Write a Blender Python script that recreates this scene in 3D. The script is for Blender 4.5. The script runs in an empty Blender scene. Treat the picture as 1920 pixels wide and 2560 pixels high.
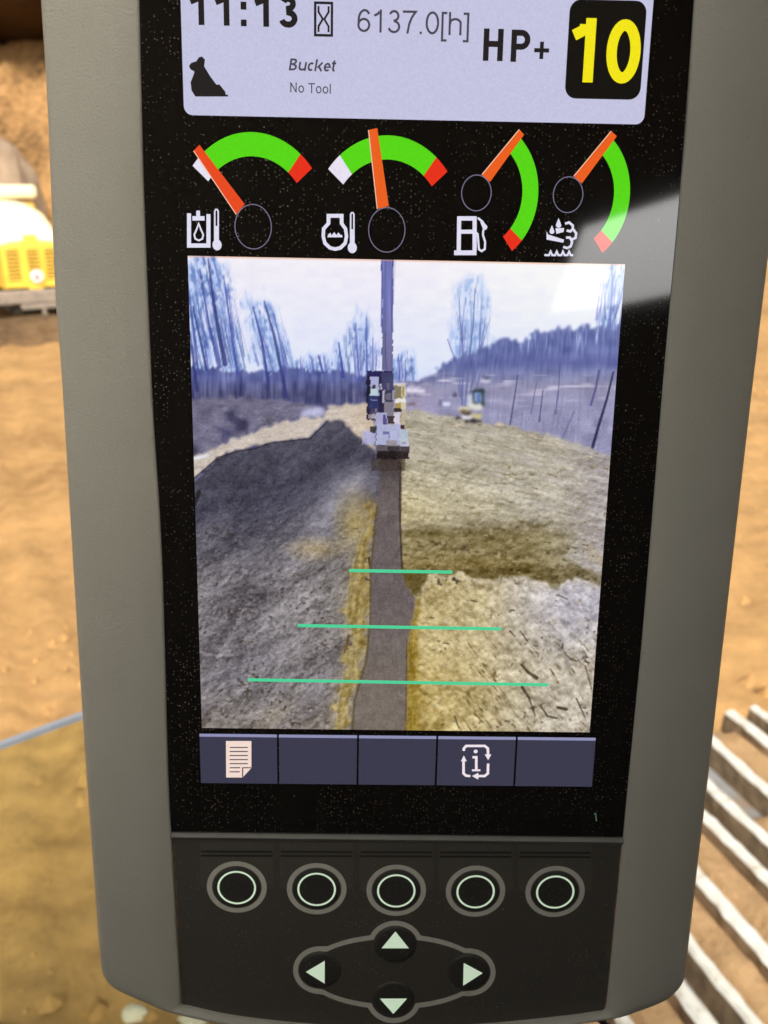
import bpy, bmesh, math, random
import numpy as np
from mathutils import Vector, Matrix, noise as mnoise

sc = bpy.context.scene
R = math.radians
random.seed(7)
EYE = Vector((0.0, 0.0, 2.6))          # eye height inside the cab, ground at z = 0
PITCH = R(20)
FPX = 2200.0                            # focal length in photograph pixels (2560 high)

# ------------------------------------------------------------------ camera
cam = bpy.data.cameras.new('camera')
cam.sensor_fit = 'VERTICAL'
cam.sensor_height = 36.0
cam.sensor_width = 27.0
cam.lens = 36.0 * FPX / 2560.0
cam.clip_start = 0.01
cam.clip_end = 800.0
cam.dof.use_dof = True
cam.dof.focus_distance = 0.243
cam.dof.aperture_fstop = 20.0
camo = bpy.data.objects.new('camera', cam)
camo.location = EYE
camo.rotation_euler = (math.pi / 2 - PITCH, 0, 0)
sc.collection.objects.link(camo)
sc.camera = camo

# ------------------------------------------------------------------ world, sun, exposure
SUN_ELEV, SUN_AZ = R(43), R(168)        # azimuth clockwise from +Y: behind the camera, to the left
w = bpy.data.worlds.new('World')
sc.world = w
w.use_nodes = True
wn, wl = w.node_tree.nodes, w.node_tree.links
bg = wn['Background']
sky = wn.new('ShaderNodeTexSky')
sky.sky_type = 'NISHITA'
sky.sun_disc = False
sky.sun_elevation = SUN_ELEV
sky.sun_rotation = SUN_AZ
sky.dust_density = 6.0
sky.air_density = 1.0
sky.ozone_density = 0.6
hs = wn.new('ShaderNodeHueSaturation')
hs.inputs['Saturation'].default_value = 0.14    # overcast: a pale, almost colourless sky
wl.new(sky.outputs[0], hs.inputs['Color'])
wl.new(hs.outputs[0], bg.inputs['Color'])
bg.inputs['Strength'].default_value = 0.13

sun = bpy.data.lights.new('sun', 'SUN')
sun.energy = 1.5
sun.angle = R(20)
sun.color = (1.0, 0.93, 0.82)
suno = bpy.data.objects.new('sun', sun)
sd = Vector((math.sin(SUN_AZ) * math.cos(SUN_ELEV), math.cos(SUN_AZ) * math.cos(SUN_ELEV), math.sin(SUN_ELEV)))
suno.rotation_euler = sd.to_track_quat('Z', 'Y').to_euler()
sc.collection.objects.link(suno)

EXPOSURE = 0.75
sc.view_settings.view_transform = 'Standard'
sc.view_settings.look = 'None'
sc.view_settings.gamma = 1.0
sc.view_settings.use_curve_mapping = False
sc.view_settings.exposure = EXPOSURE
sc.render.engine = 'CYCLES'
sc.cycles.use_denoising = True
sc.cycles.max_bounces = 6
sc.cycles.use_adaptive_sampling = True
sc.cycles.adaptive_threshold = 0.02
sc.cycles.caustics_reflective = False
sc.cycles.caustics_refractive = False
GLOW = 0.93 * 2.0 ** (-EXPOSURE)        # lit pixel of the display

# ------------------------------------------------------------------ helpers
COL = sc.collection


def link(o, parent=None):
    COL.objects.link(o)
    if parent is not None:
        o.parent = parent
    return o


def tag(o, label=None, cat=None, group=None, kind=None):
    if label: o['label'] = label
    if cat: o['category'] = cat
    if group: o['group'] = group
    if kind: o['kind'] = kind
    return o


def empty(name, loc=(0, 0, 0), rz=0.0, label=None, cat=None, group=None, kind=None):
    o = bpy.data.objects.new(name, None)
    o.location = loc
    o.rotation_euler = (0, 0, rz)
    o.empty_display_size = 0.05
    link(o)
    return tag(o, label, cat, group, kind)


def meshobj(name, verts, faces, mat, parent=None, smooth=False):
    me = bpy.data.meshes.new(name)
    me.from_pydata([tuple(v) for v in verts], [], faces)
    me.update()
    if smooth:
        for p in me.polygons: p.use_smooth = True
    if mat: me.materials.append(mat)
    return link(bpy.data.objects.new(name, me), parent)


class MB:
    """collects simple shapes into one mesh"""
    def __init__(self):
        self.v, self.f = [], []

    def add(self, verts, faces):
        b = len(self.v)
        self.v += [tuple(x) for x in verts]
        self.f += [tuple(i + b for i in fc) for fc in faces]
        return self

    def box(self, c, s, M=None):
        vs = []
        for dx in (-.5, .5):
            for dy in (-.5, .5):
                for dz in (-.5, .5):
                    p = Vector((c[0] + dx * s[0], c[1] + dy * s[1], c[2] + dz * s[2]))
                    vs.append(M @ p if M else p)
        return self.add(vs, [(0, 1, 3, 2), (4, 6, 7, 5), (0, 4, 5, 1), (2, 3, 7, 6), (0, 2, 6, 4), (1, 5, 7, 3)])

    def cyl(self, a, b, r, n=16, r2=None):
        a, b = Vector(a), Vector(b)
        r2 = r if r2 is None else r2
        q = (b - a).to_track_quat('Z', 'Y')
        vs = []
        for k in range(n):
            d = Vector((math.cos(2 * math.pi * k / n), math.sin(2 * math.pi * k / n), 0))
            vs.append(a + q @ (d * r)); vs.append(b + q @ (d * r2))
        fs = [(2 * k, 2 * ((k + 1) % n), 2 * ((k + 1) % n) + 1, 2 * k + 1) for k in range(n)]
        fs.append(tuple(2 * k for k in reversed(range(n)))); fs.append(tuple(2 * k + 1 for k in range(n)))
        return self.add(vs, fs)

    def build(self, name, mat, parent=None, bevel=0.0, smooth=False):
        o = meshobj(name, self.v, self.f, mat, parent, smooth)
        if bevel:
            m = o.modifiers.new('bevel', 'BEVEL'); m.width = bevel; m.segments = 2; m.limit_method = 'ANGLE'
        return o


def lin(c):
    return tuple(((x / 255 / 12.92) if x / 255 <= 0.04045 else ((x / 255 + 0.055) / 1.055) ** 2.4) for x in c)


def mat_new(name):
    m = bpy.data.materials.new(name)
    m.use_nodes = True
    return m, m.node_tree.nodes, m.node_tree.links, m.node_tree.nodes['Principled BSDF']


def noise_node(n, l, scale, detail=4, rough=.55, coord='Object', vec_scale=None):
    tc = n.new('ShaderNodeTexCoord')
    src = tc.outputs[coord]
    if vec_scale:
        mp = n.new('ShaderNodeMapping'); mp.inputs['Scale'].default_value = vec_scale
        l.new(src, mp.inputs[0]); src = mp.outputs[0]
    t = n.new('ShaderNodeTexNoise')
    t.inputs['Scale'].default_value = scale
    t.inputs['Detail'].default_value = detail
    t.inputs['Roughness'].default_value = rough
    l.new(src, t.inputs['Vector'])
    return t


def ramp(n, l, src, stops):
    r = n.new('ShaderNodeValToRGB')
    e = r.color_ramp.elements
    while len(e) < len(stops): e.new(0.5)
    for k, (p, c) in enumerate(stops):
        e[k].position = p
        e[k].color = (*c[:3], 1) if len(c) >= 3 else (c[0],) * 3 + (1,)
    l.new(src, r.inputs[0])
    return r


def plain(name, col, rough=.5, metal=0.0, var=0.12, scale=30, bump=0.0, bscale=200, spec=.5):
    m, n, l, b = mat_new(name)
    t = noise_node(n, l, scale)
    lo = tuple(max(0, c * (1 - var)) for c in col); hi = tuple(min(1, c * (1 + var)) for c in col)
    r = ramp(n, l, t.outputs[0], [(.3, lo), (.7, hi)])
    l.new(r.outputs[0], b.inputs['Base Color'])
    b.inputs['Roughness'].default_value = rough
    b.inputs['Metallic'].default_value = metal
    b.inputs['Specular IOR Level'].default_value = spec
    if bump:
        t2 = noise_node(n, l, bscale, 3, .6)
        bp = n.new('ShaderNodeBump'); bp.inputs['Strength'].default_value = bump; bp.inputs['Distance'].default_value = .3 / bscale
        l.new(t2.outputs[0], bp.inputs['Height']); l.new(bp.outputs[0], b.inputs['Normal'])
    return m


def specks(n, l, scale, size, keep, seed=0.0):
    """scattered dust grains: 1 on a grain, 0 elsewhere, and the grain's own colour"""
    tc = n.new('ShaderNodeTexCoord')
    mp = n.new('ShaderNodeMapping'); mp.inputs['Location'].default_value = (seed, seed * 1.7, 0)
    l.new(tc.outputs['Object'], mp.inputs[0])
    v = n.new('ShaderNodeTexVoronoi'); v.voronoi_dimensions = '2D'; v.inputs['Scale'].default_value = scale
    l.new(mp.outputs[0], v.inputs['Vector'])
    sep = n.new('ShaderNodeSeparateColor'); l.new(v.outputs['Color'], sep.inputs[0])
    a = n.new('ShaderNodeMath'); a.operation = 'LESS_THAN'; a.inputs[1].default_value = size
    l.new(v.outputs['Distance'], a.inputs[0])
    g = n.new('ShaderNodeMath'); g.operation = 'GREATER_THAN'; g.inputs[1].default_value = 1 - keep
    l.new(sep.outputs[0], g.inputs[0])
    mu = n.new('ShaderNodeMath'); mu.operation = 'MULTIPLY'
    l.new(a.outputs[0], mu.inputs[0]); l.new(g.outputs[0], mu.inputs[1])
    # grains gather in drifts and differ in how strongly they show
    nz = n.new('ShaderNodeTexNoise'); nz.inputs['Scale'].default_value = 45; nz.inputs['Detail'].default_value = 4
    l.new(mp.outputs[0], nz.inputs['Vector'])
    dr = ramp(n, l, nz.outputs[0], [(.36, (0, 0, 0)), (.66, (1, 1, 1))])
    am = n.new('ShaderNodeMath'); am.operation = 'MULTIPLY'
    l.new(dr.outputs[0], am.inputs[0]); l.new(sep.outputs[2], am.inputs[1])
    mu2 = n.new('ShaderNodeMath'); mu2.operation = 'MULTIPLY'
    l.new(mu.outputs[0], mu2.inputs[0]); l.new(am.outputs[0], mu2.inputs[1])
    cr = ramp(n, l, sep.outputs[1], [(0, (.26, .23, .19)), (.4, (.30, .20, .12)), (.7, (.20, .22, .16)), (1, (.38, .36, .32))])
    return mu2.outputs[0], cr.outputs[0]


def dusty(name, col, rough, spec, keep=.4, scale=1100, size=.16, streak=0.0, ior=1.5, film=(.10, .09, .075), film_amt=.06, bump=0):
    """dark smooth surface carrying dust grains and a thin uneven film of dust"""
    m, n, l, b = mat_new(name)
    t = noise_node(n, l, 40, 5, .65, vec_scale=(6, 1, 1) if streak else None)
    rf = ramp(n, l, t.outputs[0], [(.35, (0, 0, 0)), (.75, (film_amt,) * 3)])
    m1 = n.new('ShaderNodeMix'); m1.data_type = 'RGBA'
    m1.inputs['A'].default_value = (*col, 1); m1.inputs['B'].default_value = (*film, 1)
    l.new(rf.outputs[0], m1.inputs['Factor'])
    last = m1.outputs['Result']
    for k, (s_, z_, kp) in enumerate(((scale, size, keep), (scale * .45, size * .55, keep * .6))):
        fac, dc = specks(n, l, s_, z_, kp, .37 * k)
        m2 = n.new('ShaderNodeMix'); m2.data_type = 'RGBA'
        l.new(fac, m2.inputs['Factor']); l.new(last, m2.inputs['A']); l.new(dc, m2.inputs['B'])
        last = m2.outputs['Result']
    l.new(last, b.inputs['Base Color'])
    b.inputs['Roughness'].default_value = rough
    b.inputs['Specular IOR Level'].default_value = spec
    b.inputs['IOR'].default_value = ior
    if bump:
        t2 = noise_node(n, l, 2500, 2, .5)
        bp = n.new('ShaderNodeBump'); bp.inputs['Strength'].default_value = bump; bp.inputs['Distance'].default_value = .0001
        l.new(t2.outputs[0], bp.inputs['Height']); l.new(bp.outputs[0], b.inputs['Normal'])
    return m


_lit = {}
GLASS_IOR = 2.0


def lit(rgb, k=1.0):
    """a lit area of the display seen through its cover glass (sRGB 0-255)"""
    key = (tuple(rgb), k)
    if key in _lit: return _lit[key]
    m, n, l, b = mat_new('display_light')
    b.inputs['Base Color'].default_value = (.004, .004, .004, 1)
    b.inputs['Roughness'].default_value = .04
    b.inputs['IOR'].default_value = GLASS_IOR
    c = lin(rgb)
    t = noise_node(n, l, 1500, 2, .6)
    r = ramp(n, l, t.outputs[0], [(.25, tuple(x * .93 for x in c)), (.75, tuple(min(1, x * 1.05) for x in c))])
    l.new(r.outputs[0], b.inputs['Emission Color'])
    b.inputs['Emission Strength'].default_value = GLOW * k
    _lit[key] = m
    return m


# ------------------------------------------------------------------ the monitor's frame of reference (metres on its face)
EX = Vector((0.999768, 0.009243, -0.019459))
EY = Vector((0.018143, 0.125728, 0.991899))
EZ = Vector((0.011615, -0.992022, 0.125531))
ORG = Vector((0.0049, 0.229958, -0.083256))            # relative to the eye
CW, CH = 0.115, 0.13424                                  # camera picture on the display
MONM = Matrix(((EX.x, EY.x, EZ.x, EYE.x + ORG.x), (EX.y, EY.y, EZ.y, EYE.y + ORG.y),
               (EX.z, EY.z, EZ.z, EYE.z + ORG.z), (0, 0, 0, 1)))
EYE_L = MONM.inverted() @ EYE
_U = Vector((0, math.sin(PITCH), math.cos(PITCH))); _F = Vector((0, math.cos(PITCH), -math.sin(PITCH)))
_ML = MONM.to_3x3().inverted()


def P(x, y, z=0.0):
    """a point measured on the photograph -> its x, y on the monitor's face (metres), at height z above it"""
    d = _ML @ (Vector((1, 0, 0)) * ((x - 960) / FPX) - _U * ((y - 1280) / FPX) + _F)
    k = (z - EYE_L.z) / d.z
    q = EYE_L + d * k
    return (q.x, q.y)


GZ = -0.0016                                             # cover glass level
KZ = -0.0020                                             # keypad level
_layer = [0]


def gp(x, y): return P(x, y, GZ)
def kp(x, y): return P(x, y, KZ)


def ribbon(pts, wid, closed=False):
    """flat stroke of width wid along 2D points, mitred"""
    p = [Vector((a[0], a[1])) for a in pts]
    n = len(p)
    L, Rr = [], []
    for i in range(n):
        if closed:
            a, b = p[i] - p[i - 1], p[(i + 1) % n] - p[i]
        else:
            a = p[i] - p[i - 1] if i > 0 else p[1] - p[0]
            b = p[i + 1] - p[i] if i < n - 1 else p[i] - p[i - 1]
        if a.length < 1e-12: a = b
        if b.length < 1e-12: b = a
        a, b = a.normalized(), b.normalized()
        na, nb = Vector((-a.y, a.x)), Vector((-b.y, b.x))
        m = na + nb
        if m.length < 1e-6: m = na
        m.normalize()
        k = min(1.0 / max(.35, m.dot(na)), 2.2) * wid / 2
        L.append(p[i] + m * k); Rr.append(p[i] - m * k)
    vs = L + Rr
    fs = [(i, n + i, n + (i + 1) % n, (i + 1) % n) for i in range(n if closed else n - 1)]
    return vs, fs


class Flat:
    """flat print on the face: polygons and strokes in one mesh, each a hair above the one before"""
    def __init__(self, z):
        self.z, self.v, self.f, self.k = z, [], [], 0

    def _add(self, vs, fs):
        b = len(self.v); z = self.z + self.k * 2e-6; self.k += 1
        self.v += [(q[0], q[1], z) for q in vs]
        for fc in fs:
            fc = tuple(i + b for i in fc)
            ar = sum(self.v[fc[i - 1]][0] * self.v[fc[i]][1] - self.v[fc[i]][0] * self.v[fc[i - 1]][1] for i in range(len(fc)))
            self.f.append(fc if ar > 0 else tuple(reversed(fc)))
        return self

    def poly(self, pts): return self._add(pts, [tuple(range(len(pts)))])

    def stroke(self, pts, wd, closed=False):
        return self._add(*ribbon(pts, wd, closed))

    def build(self, name, mat, parent):
        return meshobj(name, self.v, self.f, mat, parent)


def ell(c, rx, ry, a0=0, a1=360, n=40):
    full = abs(a1 - a0) >= 360
    k = n if full else n + 1
    return [(c[0] + rx * math.cos(R(a0 + (a1 - a0) * i / n)), c[1] + ry * math.sin(R(a0 + (a1 - a0) * i / n))) for i in range(k)]


def rrect(x0, y0, x1, y1, r, n=6):
    pts = []
    for cx, cy, a in ((x1 - r, y1 - r, 0), (x0 + r, y1 - r, 90), (x0 + r, y0 + r, 180), (x1 - r, y0 + r, 270)):
        pts += ell((cx, cy), r, r, a, a + 90, n)
    return pts


# ------------------------------------------------------------------ lettering (stroke glyphs, cap height 1)
def glyph(ch, t):
    h = t / 2
    A = lambda cx, cy, rx, ry, a0, a1, n=20: ell((cx, cy), rx, ry, a0, a1, n)
    if ch == '0': return .56, [(ell((.28, .5), .262 - h, .5 - h, n=36), True)]
    if ch == '1': return .56, [([(.34, 0), (.34, 1)], False), ([(.34 - h, .93 - h * .3), (.25, .82), (.10, .73)], False)]
    if ch == '3':
        return .56, [(A(.27, .745, .21 - h, .255 - h, 160, -82) + A(.27, .28, .245 - h, .28 - h * .9, 82, -165), False)]
    if ch == '6':
        return .56, [(ell((.285, .31), .25 - h, .31 - h, n=32), True),
                     ([(.04 + h, .33)] + A(.31, .5, .27 - h, .5 - h, 178, 40), False)]
    if ch == '7': return .56, [([(.03, 1 - h), (.5, 1 - h), (.36, .7), (.27, .42), (.21, 0)], False)]
    if ch == '.': return .28, [([(.14, 0), (.14, t * 1.05)], False)]
    if ch == ':': return .32, [([(.16, 0), (.16, t * 1.05)], False), ([(.16, .72 - t), (.16, .72 + .05)], False)]
    if ch == '[': return .28, [([(.26, 1 - h), (.09, 1 - h), (.09, -.24), (.26, -.24)], False)]
    if ch == ']': return .28, [([(.02, 1 - h), (.19, 1 - h), (.19, -.24), (.02, -.24)], False)]
    if ch == 'h': return .56, [([(.08, 0), (.08, 1)], False), ([(.08, .42)] + A(.28, .5, .2, .25 - h, 150, 0, 12) + [(.48, 0)], False)]
    if ch == 'H': return .72, [([(.08 + h, 0), (.08 + h, 1)], False), ([(.64 - h, 0), (.64 - h, 1)], False), ([(.08 + h, .53), (.64 - h, .53)], False)]
    if ch == 'P': return .67, [([(.08 + h, 0), (.08 + h, 1)], False),
                               ([(.08 + h, 1 - h), (.36, 1 - h)] + A(.36, .69, .26 - h, .31 - h, 88, -88, 14) + [(.08 + h, .38 + h)], False)]
    if ch == '+': return .60, [([(.04, .34), (.56, .34)], False), ([(.3, .08), (.3, .60)], False)]
    if ch == 'B': return .70, [([(.08 + h, 0), (.08 + h, 1)], False),
                               ([(.08 + h, 1 - h), (.36, 1 - h)] + A(.36, .76, .24 - h, .24 - h, 88, -70, 12), False),
                               ([(.08 + h, .54), (.38, .54)] + A(.38, .28, .27 - h, .28 - h, 80, -88, 14) + [(.08 + h, h)], False)]
    if ch == 'u': return .58, [([(.1, .73), (.1, .3)] + A(.29, .28, .19, .28 - h, 180, 350, 14), False), ([(.5, .73), (.5, 0)], False)]
    if ch == 'c': return .54, [(A(.3, .365, .25 - h, .37 - h, 48, 312, 24), False)]
    if ch == 'k': return .56, [([(.09 , 0), (.09, 1)], False), ([(.12 + h, .30), (.5, .73)], False), ([(.26, .46), (.52, 0)], False)]
    if ch == 'e': return .56, [([(.07 + h, .37), (.53 - h * .5, .37)] + A(.3, .365, .25 - h, .37 - h, 5, 318, 26), False)]
    if ch == 't': return .34, [([(.16, .95), (.16, .2)] + A(.28, .2, .12, .2 - h, 180, 275, 8), False), ([(.02, .70), (.31, .70)], False)]
    if ch == 'N': return .72, [([(.08 + h, 0), (.08 + h, 1)], False), ([(.64 - h, 0), (.64 - h, 1)], False), ([(.08 + h, .97), (.64 - h, .03)], False)]
    if ch == 'o': return .56, [(ell((.28, .365), .25 - h, .37 - h, n=28), True)]
    if ch == 'T': return .61, [([(.02, 1 - h), (.59, 1 - h)], False), ([(.305, 0), (.305, 1 - h)], False)]
    if ch == 'l': return .23, [([(.115, 0), (.115, 1)], False)]
    return .28, []


def text(name, s, p0, p1, capy, t, mat, parent, z, slant=0.0):
    """s from baseline point p0 to p1 (photo points), capital height up to capy at p0"""
    a, b, c = gp(*p0), gp(*p1), gp(p0[0], capy)
    adv = sum(glyph(ch, t)[0] for ch in s)
    sx, sy = (b[0] - a[0]) / adv, (c[1] - a[1])
    dy = (b[1] - a[1]) / adv
    fl = Flat(z)
    x = 0.0
    for ch in s:
        wd, st = glyph(ch, t)
        for pts, cl in st:
            # stroke in glyph space, then scaled, so stems keep their printed proportions
            vs, fs = ribbon([((q[0]) * sx / sy, q[1]) for q in pts], t * min(1.0, (sx / sy) ** .5), cl)
            fl._add([(a[0] + x * sx + q[0] * sy + slant * q[1] * sy, a[1] + q[1] * sy + dy * x) for q in vs], fs)
        x += wd
    return fl.build(name, mat, parent)


# ================================================================== SETTING: ground and bank
def H2(x, y, s, seed):
    return mnoise.noise(Vector((x * s + seed * 13.1, y * s - seed * 7.7, seed * 3.3)))


def ground_h(x, y):
    z = .10 * H2(x, y, .35, 1) + .05 * H2(x, y, 1.1, 2)
    rough = .5 + .5 * H2(x, y, .5, 9)
    right = max(0.0, min(1.0, (x + .5) / 1.5))
    z += (.005 + .03 * right) * H2(x, y, 4.0, 3) + (.008 + .020 * right * rough) * H2(x, y, 9.0, 4)
    # tyre ruts with cleat prints running towards the yellow truck
    if x < 0:
        u = x + .475 * y - .06 * math.sin(y * .5)
        for c, hw in ((.02, .11), (.45, .16), (1.15, .30), (2.6, .4)):
            d = abs(u - c)
            if d < hw:
                k = (1 - (d / hw) ** 4)
                z -= .035 * k
                z += .004 * k * math.sin((y + .5 * d) * (34 if hw < .2 else 20))
            elif d < hw + .1:
                z += .03 * math.sin((d - hw) / .1 * math.pi)
    # excavated bank behind the truck
    yb = y + .12 * x + 1.0 * H2(x, y, .16, 5) + .35 * H2(x, y, .9, 6)
    if x < 3 and yb > 18.6:
        k = min(1.0, (yb - 18.6) / 5.5)
        side = max(0.0, min(1.0, (3 - x) / 6.0))
        z += side * (6.3 * k ** .8 + .55 * H2(x, y, .7, 7) + .28 * H2(x, y, 2.0, 8) + .15 * H2(x, y, 4.5, 10))
    return z


def dirt_mat(name, base, bscale=1.0, contrast=.35):
    m, n, l, b = mat_new(name)
    t1 = noise_node(n, l, .55 * bscale, 6, .62)
    t2 = noise_node(n, l, 5.0 * bscale, 6, .7)
    mx = n.new('ShaderNodeMix'); mx.data_type = 'FLOAT'; mx.inputs['Factor'].default_value = .5
    l.new(t1.outputs[0], mx.inputs['A']); l.new(t2.outputs[0], mx.inputs['B'])
    lo = tuple(c * (1 - contrast) * k for c, k in zip(base, (.95, .88, .85)))
    hi = tuple(min(.9, c * (1 + contrast * .8)) for c in base)
    r = ramp(n, l, mx.outputs['Result'], [(.34, lo), (.5, base), (.66, hi)])
    # small dark clods
    t3 = noise_node(n, l, 22 * bscale, 3, .6)
    rc = ramp(n, l, t3.outputs[0], [(.60, (0, 0, 0)), (.72, (1, 1, 1))])
    mm = n.new('ShaderNodeMix'); mm.data_type = 'RGBA'
    mm.inputs['B'].default_value = (*[c * .55 for c in base], 1)
    l.new(r.outputs[0], mm.inputs['A'])
    sc_ = n.new('ShaderNodeMath'); sc_.operation = 'MULTIPLY'; sc_.inputs[1].default_value = .5
    l.new(rc.outputs[0], sc_.inputs[0]); l.new(sc_.outputs[0], mm.inputs['Factor'])
    l.new(mm.outputs['Result'], b.inputs['Base Color'])
    b.inputs['Roughness'].default_value = .95
    b.inputs['Specular IOR Level'].default_value = .15
    bp = n.new('ShaderNodeBump'); bp.inputs['Strength'].default_value = .6; bp.inputs['Distance'].default_value = .03
    l.new(t2.outputs[0], bp.inputs['Height']); l.new(bp.outputs[0], b.inputs['Normal'])
    return m


M_dirt = dirt_mat('dirt', (.40, .228, .088), 1.0, .40)
M_bank = dirt_mat('bank_soil', (.29, .16, .062), 1.3, .85)

nx, ny = 330, 380
xs = np.concatenate([np.linspace(-60, -13, 30, endpoint=False), np.linspace(-13, 13, nx - 60, endpoint=False), np.linspace(13, 60, 30)])
ys = np.concatenate([np.linspace(-12, 1.2, 20, endpoint=False), np.geomspace(1.2, 30, ny - 50, endpoint=False), np.linspace(30, 140, 30)])
gv = [(float(x), float(y), ground_h(float(x), float(y))) for y in ys for x in xs]
gf = [(j * len(xs) + i, j * len(xs) + i + 1, (j + 1) * len(xs) + i + 1, (j + 1) * len(xs) + i) for j in range(len(ys) - 1) for i in range(len(xs) - 1)]
ground = meshobj('ground', gv, gf, M_dirt, None, True)
ground.data.materials.append(M_bank)
for p_ in ground.data.polygons:
    c_ = p_.center
    if c_.z > .45: p_.material_index = 1
tag(ground, kind='structure')


def rock(name, loc, size, mat, seed, flat=.7, sub=3, parent=None):
    bm = bmesh.new()
    bmesh.ops.create_icosphere(bm, subdivisions=sub, radius=1)
    for v in bm.verts:
        k = 1 + .35 * mnoise.noise(v.co * 1.1 + Vector((seed, 0, 0))) + .12 * mnoise.noise(v.co * 3 + Vector((0, seed, 0)))
        v.co = Vector((v.co.x * size[0], v.co.y * size[1], v.co.z * size[2] * flat)) * k
    me = bpy.data.meshes.new(name); bm.to_mesh(me); bm.free()
    me.materials.append(mat)
    o = bpy.data.objects.new(name, me); o.location = loc
    return link(o, parent)


# loose clods on the ground to the right and below: nobody could count them
rs = random.Random(3)
cl = MB()
for k in range(2600):
    if k < 1900: x = rs.uniform(.4, 9); y = rs.uniform(1.3, 15)
    else: x = rs.uniform(-4, .2); y = rs.uniform(1.2, 5)
    s = .012 + .05 * rs.random() ** 4
    c = Vector((x, y, ground_h(x, y) + s * .2))
    vs = []
    for a in range(6):
        d = Vector((math.cos(a * math.pi / 3), math.sin(a * math.pi / 3), 0))
        vs.append(c + d * s * rs.uniform(.7, 1.3) - Vector((0, 0, s * .3)))
    top = len(vs)
    vs.append(c + Vector((rs.uniform(-.3, .3) * s, rs.uniform(-.3, .3) * s, s * rs.uniform(.5, .9))))
    cl.add(vs, [(a, (a + 1) % 6, top) for a in range(6)])
o = cl.build('loose_clods', M_dirt)
tag(o, 'loose clods of tan soil scattered over the ground', 'soil clods', kind='stuff')

M_ledge = dirt_mat('dark_soil', (.19, .105, .045), 1.6, .5)
# dark overhanging soil ledge at the crest of the bank
vs, fs = [], []
for i in range(61):
    x = -24 + i * .36
    for j, (dy, dz) in enumerate(((3.5, -1.5), (.55, -.9), (0, -.78), (-.42, -.66), (-.50, -.32), (-.2, 1.2), (.9, 2.6), (3.5, 4.0))):
        q = .12 * mnoise.noise(Vector((x * .7, j * 1.3, 2))) + .06 * mnoise.noise(Vector((x * 2.4, j * 2.0, 5)))
        vs.append((x, 22.4 - .12 * x + dy + q, 7.45 + dz + .6 * q))
for i in range(60):
    for j in range(7):
        a = i * 8 + j
        fs.append((a, a + 8, a + 9, a + 1))
o = meshobj('bank_ledge', vs, fs, M_ledge, None, True)
o.data.materials.append(dirt_mat('ledge_shade', (.055, .032, .016), 1.2, .4))      # shadow under the overhang, painted on its lower faces
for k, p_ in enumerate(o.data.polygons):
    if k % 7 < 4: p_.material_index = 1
tag(o, 'dark brown soil ledge overhanging the crest of the bank', 'soil ledge', kind='structure')

M_slab = plain('grey_rock', (.27, .195, .13), .95, 0, .25, 2.0, .4, 12)
o = rock('rock_slab', (-8.9, 20.3, 2.2), (1.25, .9, 1.9), M_slab, 4.2, 1.0, 4)
tag(o, 'smooth pale grey rock slab leaning on the bank behind the yellow truck', 'rock')

# ================================================================== yellow truck
M_yel = plain('yellow_paint', (.88, .56, .07), .38, 0, .08, 6, .0)
M_cream = plain('pale_roof_paint', (.86, .74, .46), .4, 0, .06, 6)
M_dark = plain('dark_gap', (.03, .022, .012), .8, 0, .2, 20)
M_steel = plain('worn_steel', (.27, .22, .17), .6, .2, .25, 14)
M_tyre = plain('tyre_rubber', (.035, .03, .026), .85, 0, .3, 12, .4, 40)
M_red = plain('red_badge', (.70, .30, .24), .4)
M_white = plain('white_badge', (.8, .78, .74), .4)
M_cabglass = plain('cab_glass', (.03, .035, .04), .08, 0, .1, 3)

tr = empty('dump_truck', (-6.55, 17.0, 0.0), R(34), 'yellow dump truck with slatted grille parked below the soil bank', 'truck')
# hood: loft of rounded sections going back; (y, half width, z bottom, z shoulder, z top)
secs = [(0.0, .50, .92, 1.62, 1.69), (.05, .53, .90, 1.66, 1.76), (.35, .55, .90, 1.85, 2.08), (.8, .56, .90, 2.0, 2.33), (1.5, .58, .92, 2.05, 2.44), (2.1, .60, .95, 2.05, 2.45)]
vs, fs = [], []
prof = 14
for (y, hw, zb, zs, zt) in secs:
    ring = [(-hw, zb), (-hw, (zb + zs) / 2)]
    for k in range(prof - 3):
        a = math.pi - math.pi * k / (prof - 4)
        ring.append((hw * math.copysign(abs(math.cos(a)) ** .95, math.cos(a)), zs + (zt - zs) * math.sin(a) ** .8))
    ring += [(hw, (zb + zs) / 2), (hw, zb)]
    vs += [(a, y, b) for a, b in ring]
n_ = len(ring)
for i in range(len(secs) - 1):
    for j in range(n_ - 1):
        a = i * n_ + j
        fs.append((a, a + 1, a + n_ + 1, a + n_))
fs.append(tuple(reversed(range(n_)))); fs.append(tuple(range((len(secs) - 1) * n_, len(secs) * n_)))
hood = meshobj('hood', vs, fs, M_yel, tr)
hood.data.materials.append(plain('sunlit_hood_paint', (.93, .82, .50), .5, 0, .06, 6))  # sun glare on the upper hood, painted in as paler yellow
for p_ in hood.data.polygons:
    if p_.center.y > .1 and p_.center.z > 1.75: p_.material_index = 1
bl = MB().box((0, -.03, 1.37), (.25, .06, .98)).build('grille_centre', M_yel, tr, .015)
for cx, wd in ((-.345, .23), (0, .215), (.345, .23)):
    yv = -.062 if cx == 0 else -.004
    v_ = MB().box((cx, yv, 1.33), (wd, .006, .56)).build('vent', M_dark, tr)
    s_ = MB()
    for k in range(8):
        s_.box((cx, yv - .016, 1.085 + .07 * k), (wd, .03, .030), Matrix.Identity(4))
    s_.box((cx - wd / 2 - .012, yv - .012, 1.33), (.024, .03, .60)); s_.box((cx + wd / 2 + .012, yv - .012, 1.33), (.024, .03, .60))
    s_.build('slats', M_yel, v_)['kind'] = 'stuff'
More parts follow.
